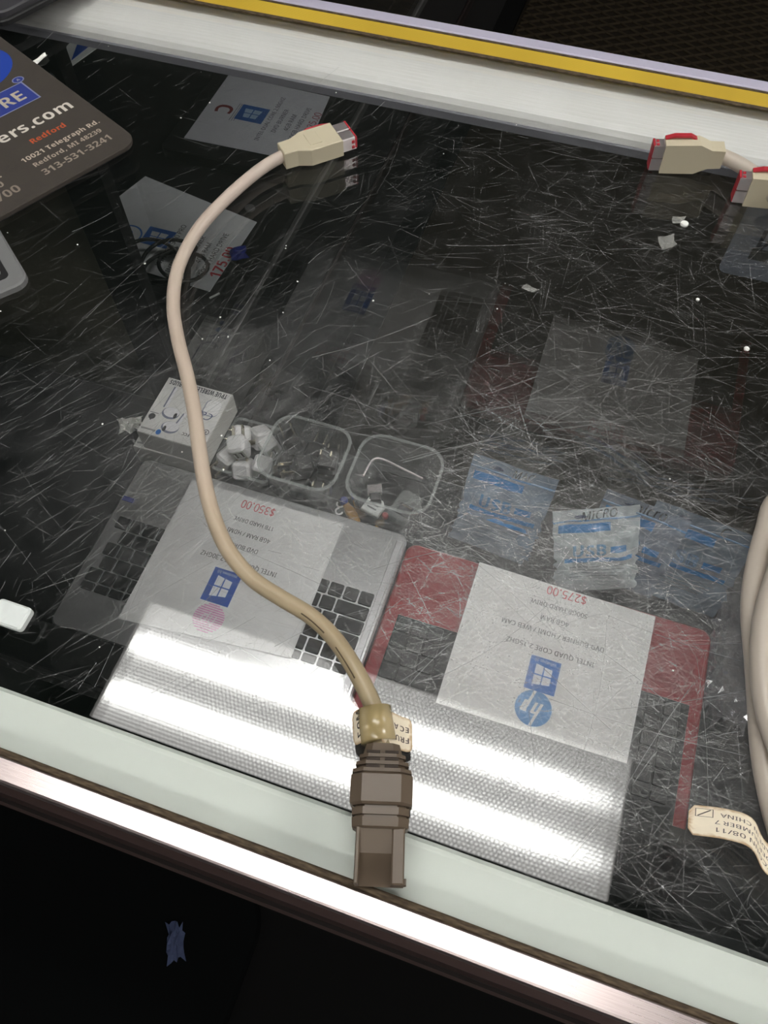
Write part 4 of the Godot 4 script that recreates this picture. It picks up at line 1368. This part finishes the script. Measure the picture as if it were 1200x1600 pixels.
func mouse_pad() -> void:
	# printed cloth pad; own axes: x along its lettering, z down the page, corner at (+0.13, +0.11)
	var W := 1040
	var H := 880
	var img := paper(W, H, Color(0.27, 0.25, 0.232), 23)
	var px := 4000.0
	var cx := 0.13
	var cz := 0.11
	var at := func(dx: float, dz: float) -> Vector2:
		return Vector2((0.13 + cx + dx) * px, (0.11 + cz + dz) * px)
	var light := Color(0.74, 0.68, 0.62)
	var p: Vector2 = at.call(-0.055, -0.0585)
	write(img, "ers.com", p.x + 80, p.y - 4, 206, Color(0.82, 0.79, 0.75), true)
	p = at.call(-0.0355, -0.0452)
	write(img, "Redford", p.x, p.y, 96, Color(0.72, 0.33, 0.2), true)
	p = at.call(-0.034, -0.0325)
	write(img, "10021 Telegraph Rd.", p.x, p.y, 218, light, true)
	p = at.call(-0.0345, -0.0245)
	write(img, "Redford, MI 48239", p.x, p.y, 190, light.darkened(0.12), true)
	p = at.call(-0.0345, -0.0152)
	write(img, "313-531-3241", p.x, p.y, 190, light.darkened(0.22), true)
	p = at.call(-0.079, -0.0325)
	write(img, "d.", p.x - 5, p.y, 26, light.darkened(0.15), true)
	write(img, "30", p.x - 20, p.y + 32, 34, light.darkened(0.25), true)
	write(img, "700", p.x - 15, p.y + 72, 62, light.darkened(0.3), true)
	# blue box with the last letters of a word, and the disc above it
	var blue := Color(0.2, 0.25, 0.52)
	var q: Vector2 = at.call(-0.018, -0.093)
	fill_rect4(img, q.x - 330, q.y - 38, 330, 92, Color(0.5, 0.52, 0.66))
	fill_rect4(img, q.x - 328, q.y - 35, 324, 86, blue)
	write(img, "RE", q.x - 58, q.y + 10, 62, Color(0.7, 0.66, 0.6), true)
	write(img, "STO", q.x - 158, q.y + 10, 98, Color(0.7, 0.66, 0.6), true)
	fill_ellipse(img, q.x - 2, q.y - 52, 16, 14, Color(0.5, 0.52, 0.66))
	fill_ellipse(img, q.x - 2, q.y - 52, 13, 11, blue)
	write(img, "A", q.x - 2, q.y - 52, 9, Color(0.6, 0.6, 0.65), true)
	q = at.call(-0.040, -0.137)
	fill_ellipse(img, q.x, q.y, 130, 110, Color(0.16, 0.27, 0.62))
	fill_ellipse(img, q.x - 14, q.y + 4, 78, 62, Color(0.78, 0.78, 0.8))
	fill_ellipse(img, q.x - 24, q.y + 4, 52, 40, Color(0.16, 0.27, 0.62))
	write(img, "TM", q.x + 115, q.y - 118, 24, light)
	uvr = Rect2(-0.13, -0.11, 0.26, 0.22)
	var st := new_st()
	prism(st, rrect(0.26, 0.22, 0.011, 7), 0.0008, 0.0032, 0.0004)
	uvr = Rect2(-0.5, -0.5, 1, 1)
	var th := deg_to_rad(63.7)
	var corner := Vector3(-0.2787, GY, -0.3567)
	var off := Basis(Vector3.UP, th) * Vector3(0.13, 0, 0.11)
	var t := thing("mouse_pad", "dark grey mouse pad with a rounded corner and a printed address, upper left", "mouse pad", corner - off, th)
	var m := tex_mat("pad_print", img, 0.85, 0.3)
	obj("cloth", st, m, t)
	st = new_st()
	prism(st, rrect(0.2592, 0.2192, 0.0106, 7), 0.0, 0.0009)
	obj("rubber_base", st, M.black, t)

# ---------------------------------------------------------------- wear of the glass
func wear(x: float, z: float) -> float:
	# how worn the glass is, 0..1: the middle most, the far left and the near edge least
	var a := exp(-pow((x + 0.005) / 0.115, 2.0) - pow((z + 0.155) / 0.085, 2.0))
	var b := 0.19 * exp(-pow((x + 0.02) / 0.16, 2.0) - pow((z + 0.36) / 0.10, 2.0))
	var c := 0.4 * exp(-pow((x + 0.17) / 0.09, 2.0) - pow((z + 0.16) / 0.08, 2.0))
	var d := 0.42 * exp(-pow((x - 0.07) / 0.06, 2.0) - pow((z + 0.085) / 0.045, 2.0))
	return clampf(a + b + c + d + 0.02, 0, 1)

func build_scratches() -> void:
	# fine network: two tiles of film just above the glass, left and right
	var n := FastNoiseLite.new()
	n.seed = 77
	n.frequency = 0.05
	n.fractal_octaves = 4
	const W := 2048
	for tile in 2:
		var x0 := -0.45 + 0.4 * tile
		var z0 := -0.46
		var wx := 0.4
		var wz := 0.43
		var cov := PackedFloat32Array()
		cov.resize(W * W)
		for k in (6000 if tile == 0 else 14500):
			var x := 0.0
			var z := 0.0
			var placed := false
			for tries in 8:
				x = rng.randf_range(x0, x0 + wx)
				z = rng.randf_range(z0, z0 + wz)
				if rng.randf() < wear(x, z):
					placed = true
					break
			if not placed:
				continue
			var len := 0.003 + 0.035 * pow(rng.randf(), 2.4)
			var ang := rng.randf_range(-0.9, 0.6) if rng.randf() < 0.5 else rng.randf_range(0, TAU)
			if x < -0.1 and rng.randf() < 0.7:
				ang = rng.randf_range(0.7, 1.35) * -1.0
			var bend := rng.randf_range(-3.0, 3.0) / W * wx
			var strength := rng.randf_range(0.12, 0.5) * (1.7 if rng.randf() < 0.1 else 1.0)
			var steps := int(len / wx * W)
			var px := (x - x0) / wx * W
			var pz := (z - z0) / wz * W
			for i in steps:
				px += cos(ang)
				pz += sin(ang) * 0.93
				ang += bend
				var ix := int(px)
				var iz := int(pz)
				if ix < 1 or iz < 1 or ix >= W - 2 or iz >= W - 2:
					break
				var fx := px - ix
				var fz := pz - iz
				var o := iz * W + ix
				var s := strength * (0.4 + 0.6 * sin(PI * (i + 0.5) / steps))
				cov[o] += s * (1 - fx) * (1 - fz)
				cov[o + 1] += s * fx * (1 - fz)
				cov[o + W] += s * (1 - fx) * fz
				cov[o + W + 1] += s * fx * fz
		# soft haze of rubbed glass, coarse, then brought to the film's size
		var hz := Image.create(128, 128, false, Image.FORMAT_L8)
		for b in 128:
			for a in 128:
				var x := x0 + wx * (a + 0.5) / 128
				var z := z0 + wz * (b + 0.5) / 128
				hz.set_pixel(a, b, Color(clampf(maxf(0.0, wear(x, z) - 0.08) * (0.085 + 0.09 * n.get_noise_2d(x * 900, z * 900)) * 4.0, 0, 1), 0, 0))
		hz.resize(W, W, Image.INTERPOLATE_BILINEAR)
		var h := hz.get_data()
		var data := PackedByteArray()
		data.resize(W * W * 4)
		data.fill(222)
		for o in W * W:
			data[o * 4 + 3] = mini(120, int(cov[o] * 94.0) + (h[o] >> 2))
		# fade out along the near, far and outer borders
		for q in 60:
			for t in W:
				for o in [q * W + t, (W - 1 - q) * W + t, t * W + (q if tile == 0 else W - 1 - q)]:
					data[o * 4 + 3] = data[o * 4 + 3] * q / 60
		var m := tex_mat("scratch_film", Image.create_from_data(W, W, false, Image.FORMAT_RGBA8, data), 0.42, 0.6)
		m.transparency = BaseMaterial3D.TRANSPARENCY_ALPHA
		m.cull_mode = BaseMaterial3D.CULL_DISABLED
		uvr = Rect2(x0, z0, wx, wz)
		var sf := new_st()
		quad(sf, Vector3(x0, GY + 0.00015, z0 + wz), Vector3(x0 + wx, GY + 0.00015, z0 + wz), Vector3(x0 + wx, GY + 0.00015, z0), Vector3(x0, GY + 0.00015, z0))
		uvr = Rect2(-0.5, -0.5, 1, 1)
		obj("fine_scratches", sf, m, glass_top).set_meta("kind", "stuff")
	var st: SurfaceTool
	# deeper scratches: raised burrs that catch the lamp
	st = new_st()
	for k in 300:
		var x := 0.0
		var z := 0.0
		var placed := false
		for tries in 6:
			x = rng.randf_range(-0.42, 0.3)
			z = rng.randf_range(-0.455, -0.035)
			if rng.randf() < wear(x, z) + 0.12:
				placed = true
				break
		if not placed:
			continue
		var len := 0.006 + 0.07 * pow(rng.randf(), 3.0)
		var ang := rng.randf_range(-0.8, 0.5)
		if x < -0.12 or z > -0.1:
			ang = rng.randf_range(-1.7, -0.75)
		var w := rng.randf_range(0.00004, 0.00010)
		var bend := rng.randf_range(-0.09, 0.09)
		var p := Vector2(x, z)
		var prev := p
		for i in 4:
			var d := Vector2(cos(ang), sin(ang))
			var q := p + d * len / 4.0
			var nn := Vector2(-d.y, d.x) * w
			var y := GY + 0.0002
			var a := Vector3(p.x - nn.x, y, p.y - nn.y)
			var b := Vector3(q.x - nn.x, y, q.y - nn.y)
			var c := Vector3(q.x + nn.x, y, q.y + nn.y)
			var e := Vector3(p.x + nn.x, y, p.y + nn.y)
			var up := Vector3(0, w * 0.5, 0)
			var m0 := Vector3(p.x, y, p.y) + up
			var m1 := Vector3(q.x, y, q.y) + up
			quad(st, m0, m1, b, a)
			quad(st, e, c, m1, m0)
			p = q
			ang += bend
	obj("deep_scratches", st, _burr(), glass_top).set_meta("kind", "stuff")

func _burr() -> StandardMaterial3D:
	var m := mat("burr", Color(0.8, 0.8, 0.8, 0.4), 0.36, 0.0, 0.6)
	m.transparency = BaseMaterial3D.TRANSPARENCY_ALPHA
	return m
